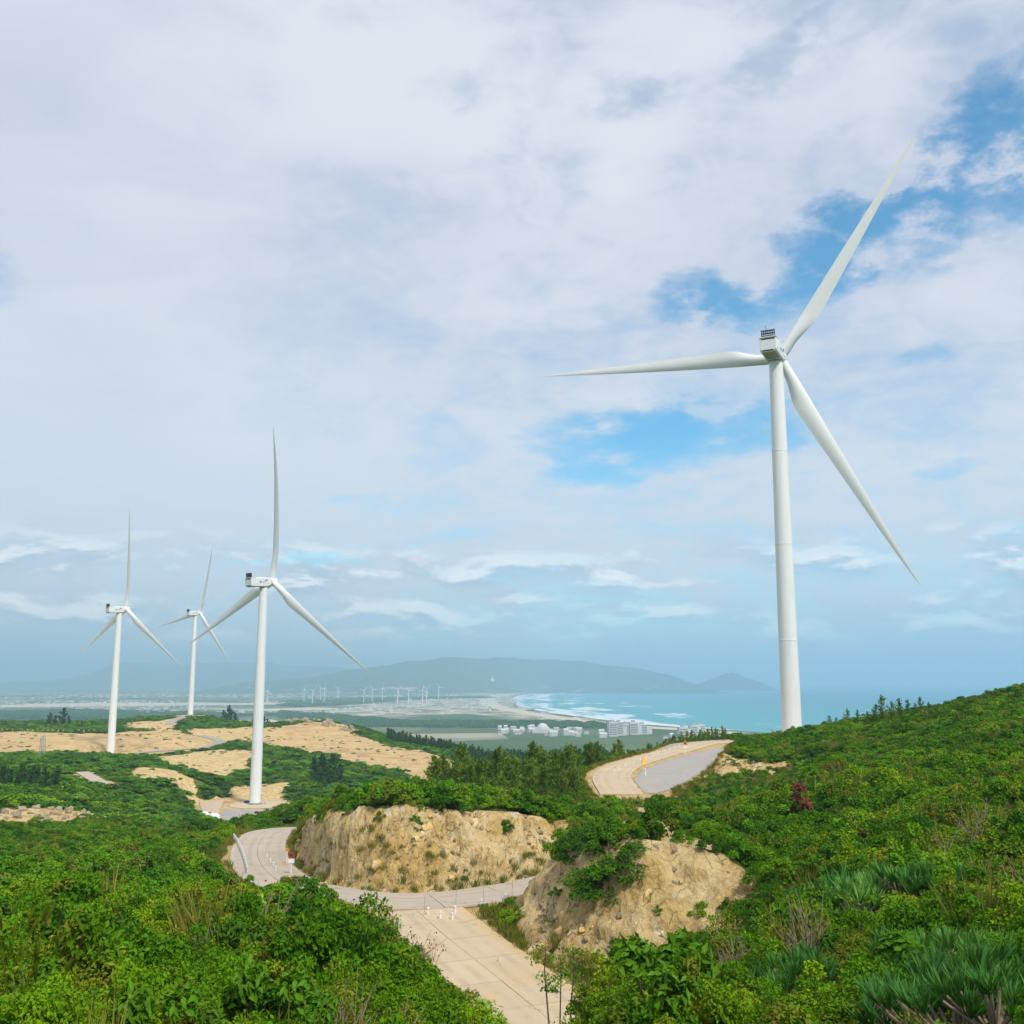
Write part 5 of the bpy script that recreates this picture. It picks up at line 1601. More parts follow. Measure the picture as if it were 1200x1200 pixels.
def rock_material():
    m, nt = new_mat('weathered_boulder')
    pos = nt.node('ShaderNodeTexCoord').outputs['Object']
    rnd = nt.node('ShaderNodeObjectInfo').outputs['Random']
    c = nt.mix(nt.noise(pos, 1.5, 6, 0.65), (0.20, 0.16, 0.11), (0.40, 0.32, 0.22))
    c = nt.mix(nt.math('MULTIPLY', rnd, 0.5), c, (0.48, 0.38, 0.25))
    c = nt.mix(nt.ramp(nt.noise(pos, 4.0, 6, 0.7), 0.55, 0.7, 0.0, 0.7), c, (0.10, 0.085, 0.06))
    finish(nt, bsdf(nt, c, 0.95, 0.15, bump(nt, nt.noise(pos, 5.0, 8, 0.7), 0.7, 0.15)))
    return m


M['rock'] = rock_material()
RK = [rock_mesh(500 + k) for k in range(6)]


def boulder(x, y, s, label, group, sink=0.3):
    o = link(bpy.data.objects.new('boulder', random.choice(RK)))
    o.location = (x, y, gz(x, y) + s * (0.5 - sink))
    o.rotation_euler = (random.uniform(-0.3, 0.3), random.uniform(-0.3, 0.3), random.uniform(0, 6.28))
    o.scale = (s * random.uniform(0.8, 1.3), s * random.uniform(0.8, 1.2), s * random.uniform(0.6, 1.0))
    return tag(o, label, 'boulder', group)


for k in range(34):                                           # rocky knob on the ridge
    t = random.random()
    x = -172 + 64 * t + random.uniform(-3, 3)
    y = 800 - 62 * t + random.uniform(-12, 12)
    boulder(x, y, random.uniform(1.2, 3.4) * (1.25 - 0.5 * t), 'weathered boulder on the rocky knob above the centre sand flat', 'boulders of the rocky knob')
px_, py_ = scatter_poly(SAND[6], 2.6, 21)
for k, (x, y) in enumerate(zip(px_, py_)):
    if k % 2 == 0:
        boulder(float(x), float(y), random.uniform(0.4, 1.1), 'pale stone in the rubble patch on the left slope', 'stones of the left rubble patch', 0.2)
# loose stones on the faces and at the foot of the cuts
fx, fy, fs = [], [], []
rr_ = np.random.default_rng(22)
for c in CLIFFS:
    qx, qy = scatter_poly(c, 0.42, 23)
    for x, y in zip(qx, qy):
        if rr_.random() < 0.55:
            fx.append(x); fy.append(y); fs.append(0.05 + 0.22 * rr_.random() ** 3)
for base in (LINES[0], LINES[2], LINES[5]):
    for p in spline(base, 0.55):
        if rr_.random() < 0.75:
            fx.append(p[0] + rr_.normal(0, 0.7)); fy.append(p[1] + rr_.normal(0, 0.7)); fs.append(rr_.uniform(0.06, 0.26))
fx, fy, fs = np.array(fx), np.array(fy), np.array(fs)
ok = roadd_at(fx, fy) > 0.3
fx, fy, fs = fx[ok], fy[ok], fs[ok]
bx0, by0, bs0 = [], [], []
for c in CLIFFS:                                              # harder blocks standing proud of the faces
    qx, qy = scatter_poly(c, 0.85, 24)
    for x, y in zip(qx, qy):
        if rr_.random() < 0.28 + 0.6 * float(gnoise(x / 3, y / 3, 7)):
            bx0.append(x); by0.append(y); bs0.append(0.2 + 0.6 * rr_.random() ** 2.5)
bx0, by0, bs0 = np.array(bx0), np.array(by0), np.array(bs0)
ok = (roadd_at(bx0, by0) > 0.9) & (slope_at(bx0, by0) > 0.25)
bx0, by0, bs0 = bx0[ok], by0[ok], bs0[ok]
blocks = []
for q_ in RK[:5]:
    b_ = q_.copy()
    b_.materials.clear()
    b_.materials.append(M['cliff_block'])
    blocks.append(b_)
n = len(bx0)
instancer('cliff_blocks', blocks, np.stack([bx0, by0, height(bx0, by0) - bs0 * 0.25], 1), rr_.uniform(0, 6.28, (n, 3)), np.stack([bs0 * 1.1, bs0, bs0 * 0.8], 1), rr_.integers(0, 5, n), 'pale rock blocks standing out of the bare road cuts', 'rocks')
small = [m.copy() for m in RK[:3]]
n = len(fx)
instancer('fallen_stones', small, np.stack([fx, fy, height(fx, fy) + fs * 0.2], 1), rr_.uniform(0, 6.28, (n, 3)), np.stack([fs, fs, fs * 0.8], 1), rr_.integers(0, 3, n), 'small loose stones on the faces and foot of the road cuts', 'stones')

# ================================================================== road furniture
def post_proto():
    root = empty('guide_post')
    MB().box((-0.09, -0.09, -0.2), (0.09, 0.09, 0.72), 0, 0.015).build('post', M['white'], root)
    MB().box((-0.094, -0.094, 0.52), (0.094, 0.094, 0.545)).build('reflector_band', M['red'], root)
    return root


pp = post_proto()
first = [True]


def put_post(x, y, label, group, s=1.0):
    o = pp if first[0] else copy_tree(pp)
    first[0] = False
    o.location = (x, y, gz(x, y))
    o.scale = (s, s, s)
    o.rotation_euler = (random.uniform(-0.03, 0.03), random.uniform(-0.03, 0.03), random.uniform(0, 1))
    tag(o, label, 'post', group)


for x, y in GUIDE_UPPER:
    put_post(x, y, 'white guide post in the row on the outer edge of the upper road', 'guide posts of the upper road', 0.9)
for k, (x, y) in enumerate(GUIDE_JUNCTION):
    put_post(x, y, ['white guide post at the left end of the junction row', 'white guide post in the middle of the junction, lower one', 'white guide post at the tip of the grass verge, nearer', 'white guide post at the tip of the grass verge, farther', 'white guide post along the verge right of the junction', 'white guide post nearest the near bare cut'][k], 'guide posts of the junction', 0.95)
for x, y in GUIDE_WEST:
    put_post(x, y, 'small white guide post on the inner side of the left road bend', 'guide posts of the left bend', 0.75)
put_post(*MARK_UPPER, 'single white post between the upper road and the grey lay-by', 'lay-by post', 1.5)
for k, (x, y) in enumerate(RODS):
    o = MB().tube([(0, 0, -0.2), (0.02, 0, 1.0), (0.07, 0.02, 1.9)], [0.028, 0.024, 0.018], 6).build('marker_rod', M['grey'])
    o.location = (x, y, gz(x, y))
    tag(o, ['thin grey rod at the left of the junction', 'thin grey rod behind the verge tip', 'thin grey rod in the middle of the right road arm', 'thin grey rod closest to the near bare cut'][k], 'rod', 'thin rods along the junction')
# guard rail on the outside of the left bend
rl = spline([(*p, gz(*p)) for p in RAIL_WEST], 1.0)
root = empty('guard_rail', tuple(rl[0]))
b0 = np.array(rl[0])
V, F = [], []
prof = [(-0.02, 0.45), (0.05, 0.52), (-0.02, 0.60), (0.05, 0.68), (-0.02, 0.76)]
for i in range(len(rl)):
    p, s = frame_at(rl, i)
    for (o_, z_) in prof:
        V.append((p[0] + s[0] * o_ - b0[0], p[1] + s[1] * o_ - b0[1], p[2] + z_ - b0[2]))
for i in range(len(rl) - 1):
    F += [(i * 5 + k, i * 5 + k + 1, i * 5 + 6 + k, i * 5 + 5 + k) for k in range(4)]
MB().add(V, F).build('rail_beam', M['white'], root)
for i in range(0, len(rl), 2):
    p, s = frame_at(rl, i)
    q = p - b0
    MB().box((q[0] - 0.07, q[1] - 0.07, q[2] - 0.3), (q[0] + 0.07, q[1] + 0.07, q[2] + 0.74)).build('rail_post', M['white'], root)
tag(root, 'white steel guard rail on the outside of the left road bend', 'guard rail')


def sign(name, loc, h, face, label):
    root = empty(name, (*loc, gz(*loc)))
    MB().tube([(0, 0, -0.3), (0, 0, h)], 0.05, 8).build('pole', M['white'], root, 40)
    face(root, h)
    return tag(root, label, 'sign')


def disc(r, y0, y1, z, n=20):
    mb = MB()
    V = [(r * math.cos(2 * math.pi * k / n), y, z + r * math.sin(2 * math.pi * k / n)) for y in (y0, y1) for k in range(n)]
    mb.add(V, [(k, (k + 1) % n, n + (k + 1) % n, n + k) for k in range(n)] + [tuple(range(n - 1, -1, -1)), tuple(range(n, 2 * n))])
    return mb


def f_west(root, h):
    disc(0.27, -0.10, -0.06, h).build('sign_disc', M['red'], root)
    disc(0.16, -0.115, -0.10, h).build('sign_symbol', M['dark'], root)
    MB().box((-0.3, -0.10, h - 0.75), (0.3, -0.06, h - 0.34), 0, 0.01).build('sign_plate', M['white'], root)


def f_upper(root, h):
    V = [(-0.55, 0, 0), (0.55, 0, 0), (0, 0, 0.95)]
    tri = lambda s, y: [(x * s, y, h - 0.4 + 0.3 * (1 - s) + z * s) for x, _, z in V]
    MB().add(tri(1, -0.10) + tri(1, -0.06), [(2, 1, 0), (3, 4, 5), (0, 1, 4, 3), (1, 2, 5, 4), (2, 0, 3, 5)]).build('sign_triangle', M['orange'], root)
    MB().add(tri(0.5, -0.115) + tri(0.5, -0.101), [(2, 1, 0), (3, 4, 5), (0, 1, 4, 3), (1, 2, 5, 4), (2, 0, 3, 5)]).build('sign_symbol', M['dark'], root)
    MB().box((-0.4, -0.09, h - 1.0), (0.4, -0.06, h - 0.55)).build('sign_plate', M['white'], root)


sign('road_sign', tuple(SIGN_WEST), 1.9, f_west, 'round red road sign over a white plate at the left bend')
sign('warning_sign', tuple(SIGN_UPPER), 2.2, f_upper, 'orange triangular warning sign beside the upper road')
root = empty('marker_post', (*POST_WEST, gz(*POST_WEST)))
MB().tube([(0, 0, -0.2), (0, 0, 1.5)], 0.05, 8).build('post', M['white'], root, 40)
MB().box((-0.14, -0.06, 1.38), (0.14, 0.06, 1.62), 0, 0.02).build('marker_head', M['orange'], root)
tag(root, 'orange-topped marker post beside the round sign at the left bend', 'post')
root = empty('warning_stand', (*STAND_UPPER, gz(*STAND_UPPER) + 0.1))
root.scale = (0.7, 0.7, 0.7)
for s in (-1, 1):
    MB().add([(-0.7, s * 0.5, 0), (0.7, s * 0.5, 0), (0.35, s * 0.06, 1.45), (-0.35, s * 0.06, 1.45), (-0.7, s * 0.45, 0), (0.7, s * 0.45, 0), (0.35, s * 0.01, 1.45), (-0.35, s * 0.01, 1.45)],
             [(0, 1, 2, 3), (7, 6, 5, 4), (0, 4, 5, 1), (2, 6, 7, 3), (1, 5, 6, 2), (3, 7, 4, 0)]).build('panel', M['yellow'], root)
tag(root, 'yellow folding stand on the edge of the upper road', 'stand')

# ================================================================== things around the turbine pad and the sand flats
def tarp_cover():
    root = empty('covered_tank', (*TARP, gz(*TARP)), R(-8))
    for nm, (x0, x1, r0) in (('large_roll', (-3.0, 0.6, 1.75)), ('small_roll', (0.5, 4.2, 1.45))):
        V, F = [], []
        m, n = 14, 20
        for i in range(m):
            t = i / (m - 1)
            rr = r0 * (1 - 0.25 * abs(2 * t - 1) ** 4)
            for k in range(n):
                a = math.pi * k / (n - 1)
                wob = 1 + 0.05 * math.sin(7 * a + 5 * t) + 0.04 * math.sin(13 * t + 3 * a)
                V.append((x0 + (x1 - x0) * t, -rr * 1.15 * wob * math.cos(a), max(0, rr * 1.5 * wob * math.sin(a))))
        F = [(i * n + k, i * n + k + 1, (i + 1) * n + k + 1, (i + 1) * n + k) for i in range(m - 1) for k in range(n - 1)]
        F += [tuple(range(n))[::-1], tuple((m - 1) * n + k for k in range(n))]
        MB().add(V, F).build(nm, M['tarp'], root, 60)
    return tag(root, 'white tarpaulin-covered tank below the pale pad of the turbine', 'tank')


tarp_cover()
root = empty('covered_crate', (*BLUE, gz(*BLUE) + 0.1), R(10))
MB().box((-1.7, -0.6, 0), (1.7, 0.6, 0.95), 0, 0.12).build('blue_cover', M['blue'], root, 40)
MB().box((-1.8, -0.7, 0), (1.8, 0.7, 0.16)).build('pallet', M['bark_pale'], root)
tag(root, 'low blue covered crate at the foot of the tower on the pad', 'crate')


def car(loc, rz):
    root = empty('parked_car', (*loc, gz(*loc) + 0.06), rz)
    prof = [(-2.1, 0.35), (-2.15, 0.8), (-2.0, 1.05), (-1.75, 1.75), (0.2, 1.82), (1.0, 1.12), (2.05, 0.98), (2.15, 0.6), (2.1, 0.35)]
    n = len(prof)
    V = [(s * (0.9 if z < 1.2 else 0.74), y, z) for s in (-1, 1) for y, z in prof]
    F = [(k, (k + 1) % n, n + (k + 1) % n, n + k) for k in range(n)] + [tuple(range(n - 1, -1, -1)), tuple(range(n, 2 * n))]
    MB().add(V, F).build('body', M['dark'], root)
    MB().box((-0.66, -2.02, 1.12), (0.66, -1.80, 1.62)).build('rear_window', M['glass'], root)
    for s in (-1, 1):
        MB().box((s * 0.80 - 0.05, -1.5, 1.15), (s * 0.80 + 0.05, 0.3, 1.62)).build('side_window', M['glass'], root)
        MB().box((s * 0.72 - 0.12, -2.17, 0.8), (s * 0.72 + 0.12, -2.1, 0.98)).build('tail_light', M['red'], root)
        for y in (-1.35, 1.3):
            wl = MB().lathe([(0.1, -0.12), (0.33, -0.12), (0.36, -0.06), (0.36, 0.06), (0.33, 0.12), (0.1, 0.12)], 16)
            wl.v = [(z + s * 0.82, x + y, yy + 0.36) for x, yy, z in wl.v]
            wl.build('wheel', M['rubber'], root, 40)
    return tag(root, 'small dark car parked on the grey gravel in front of the tower', 'car')


car(tuple(CAR), R(15))


def lattice_mast(x, y, h):
    root = empty('lattice_mast', (x, y, gz(x, y)))
    for sx in (-1, 1):
        for sy in (-1, 1):
            MB().tube([(sx * 1.1, sy * 1.1, 0), (sx * 0.75, sy * 0.75, h)], 0.11, 5).build('leg', M['grey'], root)
    mb = MB()
    for k in range(7):
        z0, z1 = h * k / 7, h * (k + 1) / 7
        w0, w1 = 1.1 - 0.35 * k / 7, 1.1 - 0.35 * (k + 1) / 7
        for (ax, ay, bx_, by_) in ((-1, -1, 1, -1), (1, -1, 1, 1), (1, 1, -1, 1), (-1, 1, -1, -1)):
            mb.tube([(ax * w0, ay * w0, z0), (bx_ * w1, by_ * w1, z1)], 0.06, 4)
            mb.tube([(ax * w1, ay * w1, z1), (bx_ * w1, by_ * w1, z1)], 0.06, 4)
    mb.build('bracing', M['grey'], root)
    MB().tube([(0, 0, h - 0.5), (0, 0, h + 1.6)], 0.1, 6).build('tip', M['grey'], root)
    return tag(root, 'grey lattice mast at the near edge of the left sand flat', 'mast')


lattice_mast(MAST[0], MAST[1], 10.0)
yp = MB().box((-0.28, -0.28, -0.3), (0.28, 0.28, 1.9), 0, 0.04).mesh('edge_post', M['yellow'])
for x, y in YELLOW_POSTS:
    o = link(bpy.data.objects.new('edge_post', yp))
    o.location = (x, y, gz(x, y))
    tag(o, 'stubby yellow post in the row along the far edge of the left sand flat', 'post', 'yellow posts along the sand flat')

# ================================================================== coastal plain, sea and mountains
def far_mat(name, fn, rough=0.95, spec=0.1):
    m, nt = new_mat(name)
    pos = nt.node('ShaderNodeNewGeometry').outputs['Position']
    finish(nt, bsdf(nt, fn(nt, pos), rough, spec))
    return m


def plain_col(nt, pos):
    v = nt.node('ShaderNodeTexVoronoi', _in={'Vector': pos, 'Scale': 0.0045})
    sp = nt.node('ShaderNodeSeparateColor', _in={0: v.outputs['Color']})
    c = nt.mix(sp.outputs[0], (0.06, 0.11, 0.035), (0.17, 0.19, 0.08))
    c = nt.mix(nt.ramp(sp.outputs[1], 0.68, 0.9), c, (0.42, 0.36, 0.26))
    c = nt.mix(nt.ramp(nt.noise(pos, 0.0011, 5, 0.6), 0.44, 0.60), c, (0.05, 0.10, 0.04))
    return nt.mix(nt.ramp(nt.noise(pos, 0.006, 6, 0.7), 0.60, 0.72, 0.0, 0.8), c, (0.50, 0.45, 0.37))


M['plain'] = far_mat('coastal_plain_fields', plain_col)
M['beach'] = far_mat('beach_sand', lambda nt, p: nt.mix(nt.noise(p, 0.01, 5, 0.6), (0.56, 0.46, 0.33), (0.66, 0.56, 0.42)))
M['sandtown'] = far_mat('sandy_settled_ground', lambda nt, p: nt.mix(nt.ramp(nt.noise(p, 0.0075, 7, 0.7), 0.44, 0.58), (0.56, 0.46, 0.34), (0.10, 0.15, 0.07)))
M['wood_far'] = far_mat('far_woodland', lambda nt, p: nt.mix(nt.noise(p, 0.02, 5, 0.7), (0.025, 0.06, 0.025), (0.05, 0.095, 0.035)))


def mount_col(nt, pos):
    c = nt.mix(nt.noise(pos, 0.004, 7, 0.65), (0.025, 0.055, 0.025), (0.06, 0.095, 0.04))
    z = nt.node('ShaderNodeSeparateXYZ', _in={0: pos}).outputs[2]
    scar = nt.math('MULTIPLY', nt.ramp(nt.noise(pos, 0.0035, 6, 0.6), 0.58, 0.66), nt.ramp(z, 110, 20))
    return nt.mix(scar, c, (0.55, 0.45, 0.34))


M['mount'] = far_mat('mountain_forest', mount_col)


def flat_poly(name, pts, z, mat):
    bm = bmesh.new()
    vs = [bm.verts.new((x, y, z)) for x, y in pts]
    f_ = bm.faces.new(vs)
    bmesh.ops.triangulate(bm, faces=[f_])
    bmesh.ops.recalc_face_normals(bm, faces=bm.faces[:])
    if bm.faces[:] and sum(q.normal.z for q in bm.faces) < 0:
        bmesh.ops.reverse_faces(bm, faces=bm.faces[:])
    me = bpy.data.meshes.new(name)
    bm.to_mesh(me)
    bm.free()
    me.materials.append(mat)
    o = link(bpy.data.objects.new(name, me))
    o['kind'] = 'structure'
    return o


def ragged(pts, amp, n=10, seed=0):
    out = []
    N = len(pts)
    for i in range(N):
        a, b = np.array(pts[i][:2]), np.array(pts[(i + 1) % N][:2])
        for k in range(n):
            p = a + (b - a) * k / n
            L = np.linalg.norm(b - a)
            q = amp * L * np.array([gnoise(p[0] / (L * 0.4), p[1] / (L * 0.4), seed), gnoise(p[0] / (L * 0.4), p[1] / (L * 0.4), seed + 9)])
            out.append(tuple(p + q))
    return out


coast = [tuple(p) for p in spline([(x, y, 0) for x, y in COAST], 60)[:, :2]]
# continue the shore along the foot of the near hill, and behind the far hills
shore = [(3300, 15500)] + coast + [(720, 2100), (900, 1500), (1050, 700), (1150, -500), (1300, -6000)]
land = shore + [(1300, -28000), (-28000, -28000), (-28000, 28000), (-3000, 28000), (3300, 20000)]
flat_poly('coastal_plain', land, 1.5, M['plain'])
# beach strip
V, F = [], []
bl = [np.array(p) for p in coast]
for i, p in enumerate(bl):
    t = bl[min(i + 1, len(bl) - 1)] - bl[max(i - 1, 0)]
    t /= np.linalg.norm(t)
    s = np.array([t[1], -t[0]])
    wdt = 70 + 0.018 * p[1] + 25 * float(gnoise(p[0] / 300, p[1] / 300))
    for o_, z_ in ((-25, -0.6), (0, 0.35), (wdt * 0.7, 2.6), (wdt, 2.0)):
        V.append((*(p + s * o_), z_))
F = [(i * 4 + k, i * 4 + k + 1, i * 4 + 5 + k, i * 4 + 4 + k) for i in range(len(bl) - 1) for k in range(3)]
me = MB().add(V, F).mesh('beach', M['beach'])
o = link(bpy.data.objects.new('beach', me))
o['kind'] = 'structure'
flat_poly('sandy_ground', ragged(SANDY_TOWN, 0.10, 8, 1), 1.9, M['sandtown'])
for k, q in enumerate(SAND_STRIPS):
    flat_poly('sandy_ground', ragged(q, 0.05, 8, 2 + k), 1.9, M['beach'])
for k, q in enumerate(WOODS):
    pts = ragged(q, 0.06, 10, 7 + k)
    flat_poly('woodland_floor', pts, 1.7, M['wood_far'])
    bx_, by_ = scatter_poly(pts, 34, 60 + k)
    n = len(bx_)
    s_ = rng.uniform(0.7, 1.2, n)
    o = instancer('far_woodland', S2[3:], np.stack([bx_, by_, np.full(n, 0.5)], 1), np.stack([np.zeros(n), np.zeros(n), rng.uniform(0, 6.28, n)], 1), np.stack([s_ * 34, s_ * 34, s_ * 11], 1), np.zeros(n), ['dark wood on the plain below the distant turbines', 'dark coastal wood behind the pine plantation', 'dark wood at the left of the plain'][k], 'wood')

# sea: polar sheet with the distance to the shore stored on it
azs = np.concatenate([np.arange(-180, -8, 2.0), np.arange(-8, 36, 0.22), np.arange(36, 180, 2.0)])
rds = np.concatenate([[0.0], np.geomspace(600, 30000, 260)])
A_, R_ = np.meshgrid(np.radians(azs), rds)
sx_, sy_ = R_ * np.sin(A_), R_ * np.cos(A_)
cd = np.full(sx_.shape, 1e9)
al = np.zeros(sx_.shape)
acc = 0.0
for a, b in zip(coast[:-1], coast[1:]):
    dx, dy = b[0] - a[0], b[1] - a[1]
    ln = math.hypot(dx, dy)
    t = np.clip(((sx_ - a[0]) * dx + (sy_ - a[1]) * dy) / (ln * ln), 0, 1)
    d = np.hypot(sx_ - a[0] - t * dx, sy_ - a[1] - t * dy)
    m = d < cd
    cd = np.where(m, d, cd)
    al = np.where(m, acc + t * ln, al)
    acc += ln
ii = np.arange(sx_.size).reshape(sx_.shape)
nxt = np.roll(ii, -1, axis=1)
q = np.stack([ii[:-1], ii[1:], nxt[1:], nxt[:-1]], -1).reshape(-1, 4)


def sea_material():
    m, nt = new_mat('sea_water')
    pos = nt.node('ShaderNodeNewGeometry').outputs['Position']
    d = nt.node('ShaderNodeAttribute', attribute_name='shore').outputs['Fac']
    a = nt.node('ShaderNodeAttribute', attribute_name='along').outputs['Fac']
    c = nt.mix(nt.ramp(d, 100, 2600), (0.07, 0.32, 0.36), (0.008, 0.165, 0.24))
    c = nt.mix(nt.ramp(nt.noise(pos, 0.0007, 4, 0.6), 0.4, 0.7, 0.0, 0.5), c, (0.02, 0.27, 0.33))
    v = nt.node('ShaderNodeCombineXYZ', _in={0: nt.math('MULTIPLY', a, 0.0016), 1: nt.math('MULTIPLY', d, 0.0075), 2: 0.3}).outputs[0]
    n1 = nt.noise(v, 1.0, 7, 0.62, 0.4)
    thr = nt.ramp(d, 0, 900, 0.44, 0.70, smooth=False)
    foam = nt.math('MULTIPLY', nt.ramp(nt.math('SUBTRACT', n1, thr), 0.0, 0.07), nt.ramp(d, 1300, 600))
    foam = nt.math('MAXIMUM', nt.math('MULTIPLY', foam, 0.8), nt.math('MULTIPLY', nt.ramp(d, 70, 20), nt.ramp(nt.noise(pos, 0.006, 4, 0.6), 0.35, 0.55)))
    c = nt.mix(foam, c, (0.82, 0.84, 0.83))
    wv = nt.noise(pos, 0.05, 5, 0.6)
    finish(nt, bsdf(nt, c, 0.55, 0.25, bump(nt, wv, 0.4, 2.0)))
    return m


M['sea'] = sea_material()
me = mesh_np('sea', np.stack([sx_, sy_, np.full(sx_.shape, 0.0)], -1).reshape(-1, 3), q, M['sea'], True, attrs={'shore': ('POINT', np.minimum(cd, 20000)), 'along': ('POINT', al)})
o = link(bpy.data.objects.new('sea', me))
o['kind'] = 'structure'


def mountain(name, ridge, depth, seed):
    """a range with its crest along the given line and spurs to both sides"""
    Rg = np.array(ridge, float)
    xs = np.linspace(Rg[0, 0], Rg[-1, 0], 240)
    yc = np.interp(xs, Rg[:, 0], Rg[:, 1])
    zc = np.interp(xs, Rg[:, 0], Rg[:, 2])
    vs_ = np.linspace(-1, 1, 81)
    Xm, Vm = np.meshgrid(xs, vs_)
    zc = zc * (1 + 0.10 * fbm(xs / 420, seed * 3.1, 0, 4))
    Zc = np.broadcast_to(zc, Xm.shape)
    Ym = np.broadcast_to(yc, Xm.shape) + Vm * depth
    spur = np.abs(gnoise(Xm / 420 + seed, Vm * 0.6, seed)) + 0.5 * np.abs(gnoise(Xm / 190, Vm * 1.4, seed + 3))
    prof = np.clip(1 - np.abs(Vm), 0, 1) ** 1.15
    Zm = Zc * prof * (1 - 0.75 * spur * np.minimum(1, np.abs(Vm) * 2.5)) + 14 * fbm(Xm / 160, Ym / 160, seed, 4) * np.minimum(1, np.abs(Vm) * 3 + 0.15) * prof - 3
    i2 = np.arange(Xm.size).reshape(Xm.shape)
    qd = np.stack([i2[:-1, :-1], i2[:-1, 1:], i2[1:, 1:], i2[1:, :-1]], -1).reshape(-1, 4)
    o = link(bpy.data.objects.new(name, mesh_np(name, np.stack([Xm, Ym, Zm], -1).reshape(-1, 3), qd, M['mount'], True)))
    o['kind'] = 'structure'
    return o


mountain('mountain_range', RIDGE_FAR, 2600, 3)
mountain('mountain_range', RIDGE_MAIN, 2100, 5)
mountain('headland', RIDGE_ISLAND, 900, 8)

# ================================================================== far buildings
def facade(name, wall, glass):
    m, nt = new_mat(name)
    pos = nt.node('ShaderNodeTexCoord').outputs['Object']
    finish(nt, bsdf(nt, nt.mix(nt.ramp(nt.noise(pos, 0.1, 4), 0.4, 0.8, 0.0, 0.3), wall, glass), 0.8, 0.2))
    return m


M['wall'] = facade('pale_render_wall', (0.62, 0.62, 0.60), (0.46, 0.45, 0.43))
M['window'] = facade('window_band', (0.10, 0.13, 0.16), (0.16, 0.20, 0.23))
M['roof_red'] = facade('red_tile_roof', (0.36, 0.14, 0.09), (0.28, 0.12, 0.08))
M['roof_grey'] = facade('grey_roof', (0.40, 0.40, 0.40), (0.30, 0.30, 0.31))


def tower_block(x, y, w_, d_, h, step, rz, label):
    root = empty('tower_block', (x, y, 1.5), R(rz))
    mb = MB().box((-w_ / 2, -d_ / 2, 0), (w_ / 2, d_ / 2, h))
    if step:
        mb.box((w_ / 2 + 0.05, -d_ / 2 + 1, 0), (w_ / 2 + w_ * 0.5, d_ / 2 - 1, h * step))
    mb.build('wall', M['wall'], root)
    n = int(h / 3.6)
    for k in range(1, n):
        MB().box((-w_ / 2 + 1.2, -d_ / 2 - 0.25, k * 3.6), (w_ / 2 - 1.2, -d_ / 2 + 0.2, k * 3.6 + 1.5)).build('window', M['window'], root)
    MB().box((-w_ / 5, -d_ / 5, h + 0.02), (w_ / 5, d_ / 5, h + 4)).build('roof_room', M['roof_grey'], root)
    return tag(root, label, 'building', 'white tower blocks by the beach')


TB_ = [(22, 18, 38, 0.0, 'tallest white tower block, at the left of the beachfront group'), (20, 16, 36, 0.6, 'white tower block right behind the tallest one'),
       (15, 16, 30, 0.0, 'narrow white block third from the left on the beachfront'), (22, 16, 34, 0.7, 'white stepped block in the middle of the beachfront group'),
       (26, 16, 27, 0.8, 'broad white block at the right of the beachfront group'), (24, 18, 21, 0.7, 'broad white block left in the second group behind the upper road'),
       (20, 18, 24, 0.8, 'white block in the middle of the second group behind the upper road'), (24, 18, 25, 0.0, 'white block at the right end of the second beachfront group')]
for (x, y), (a, b, h, st, lb) in zip(HIGHRISE, TB_):
    tower_block(x, y, a * 0.85, b * 0.85, h * 0.8, st, 12, lb)


def house_proto(w_, d_, h, roof):
    wl = MB().box((-w_ / 2, -d_ / 2, 0), (w_ / 2, d_ / 2, h)).mesh('wall', M['wall'])
    rf = MB().add([(-w_ / 2 - .4, -d_ / 2 - .4, h), (w_ / 2 + .4, -d_ / 2 - .4, h), (w_ / 2 + .4, d_ / 2 + .4, h), (-w_ / 2 - .4, d_ / 2 + .4, h), (-w_ / 2, 0, h + d_ * 0.3), (w_ / 2, 0, h + d_ * 0.3)],
                  [(0, 1, 5, 4), (2, 3, 4, 5), (1, 2, 5), (3, 0, 4), (3, 2, 1, 0)]).mesh('roof', roof)
    wn = MB()
    for k in range(int(h // 3.4)):
        for j in range(int(w_ // 5)):
            xx = -w_ / 2 + 2 + 5 * j
            wn.box((xx, -d_ / 2 - 0.15, k * 3.4 + 1), (xx + 2.2, -d_ / 2 + 0.1, k * 3.4 + 2.4))
    return wl, rf, wn.mesh('window', M['window'])


HP = [house_proto(22, 12, 11, M['roof_grey']), house_proto(30, 14, 15, M['wall']), house_proto(16, 11, 8, M['roof_red']), house_proto(18, 14, 19, M['wall'])]
# low white blocks between the plantation and the beach
hr = np.random.default_rng(70)
hx = np.concatenate([hr.uniform(-30, 200, 34), hr.uniform(140, 330, 8), hr.uniform(340, 460, 5)])
for k, x in enumerate(hx):
    y = 2420 - 0.55 * x + hr.uniform(-170, 130)
    pr = HP[k % 4]
    o = empty('white_house', (float(x), float(y), 1.5), R(hr.uniform(0, 30)))
    s = hr.uniform(0.4, 0.7)
    o.scale = (s, s, s)
    for nm, q_ in zip(('wall', 'roof', 'window'), pr):
        link(bpy.data.objects.new(nm, q_), o)
    tag(o, 'low white building in the seaside town behind the pine plantation', 'building', 'low white buildings of the seaside town')
dm = empty('domed_hall', (70, 2380, 1.5))
MB().lathe([(14, 0), (14, 9), (13.2, 9.1), (12.6, 13), (10, 17.5), (6, 20.5), (0.3, 22)], 24).build('dome', M['wall'], dm, 30)
MB().box((-24, -12, 0), (24, 12, 8)).build('hall', M['wall'], dm)
tag(dm, 'white domed building in the middle of the seaside town', 'building')

# specks of settlement on the plain: too small to tell apart
V, F, mi = [], [], []


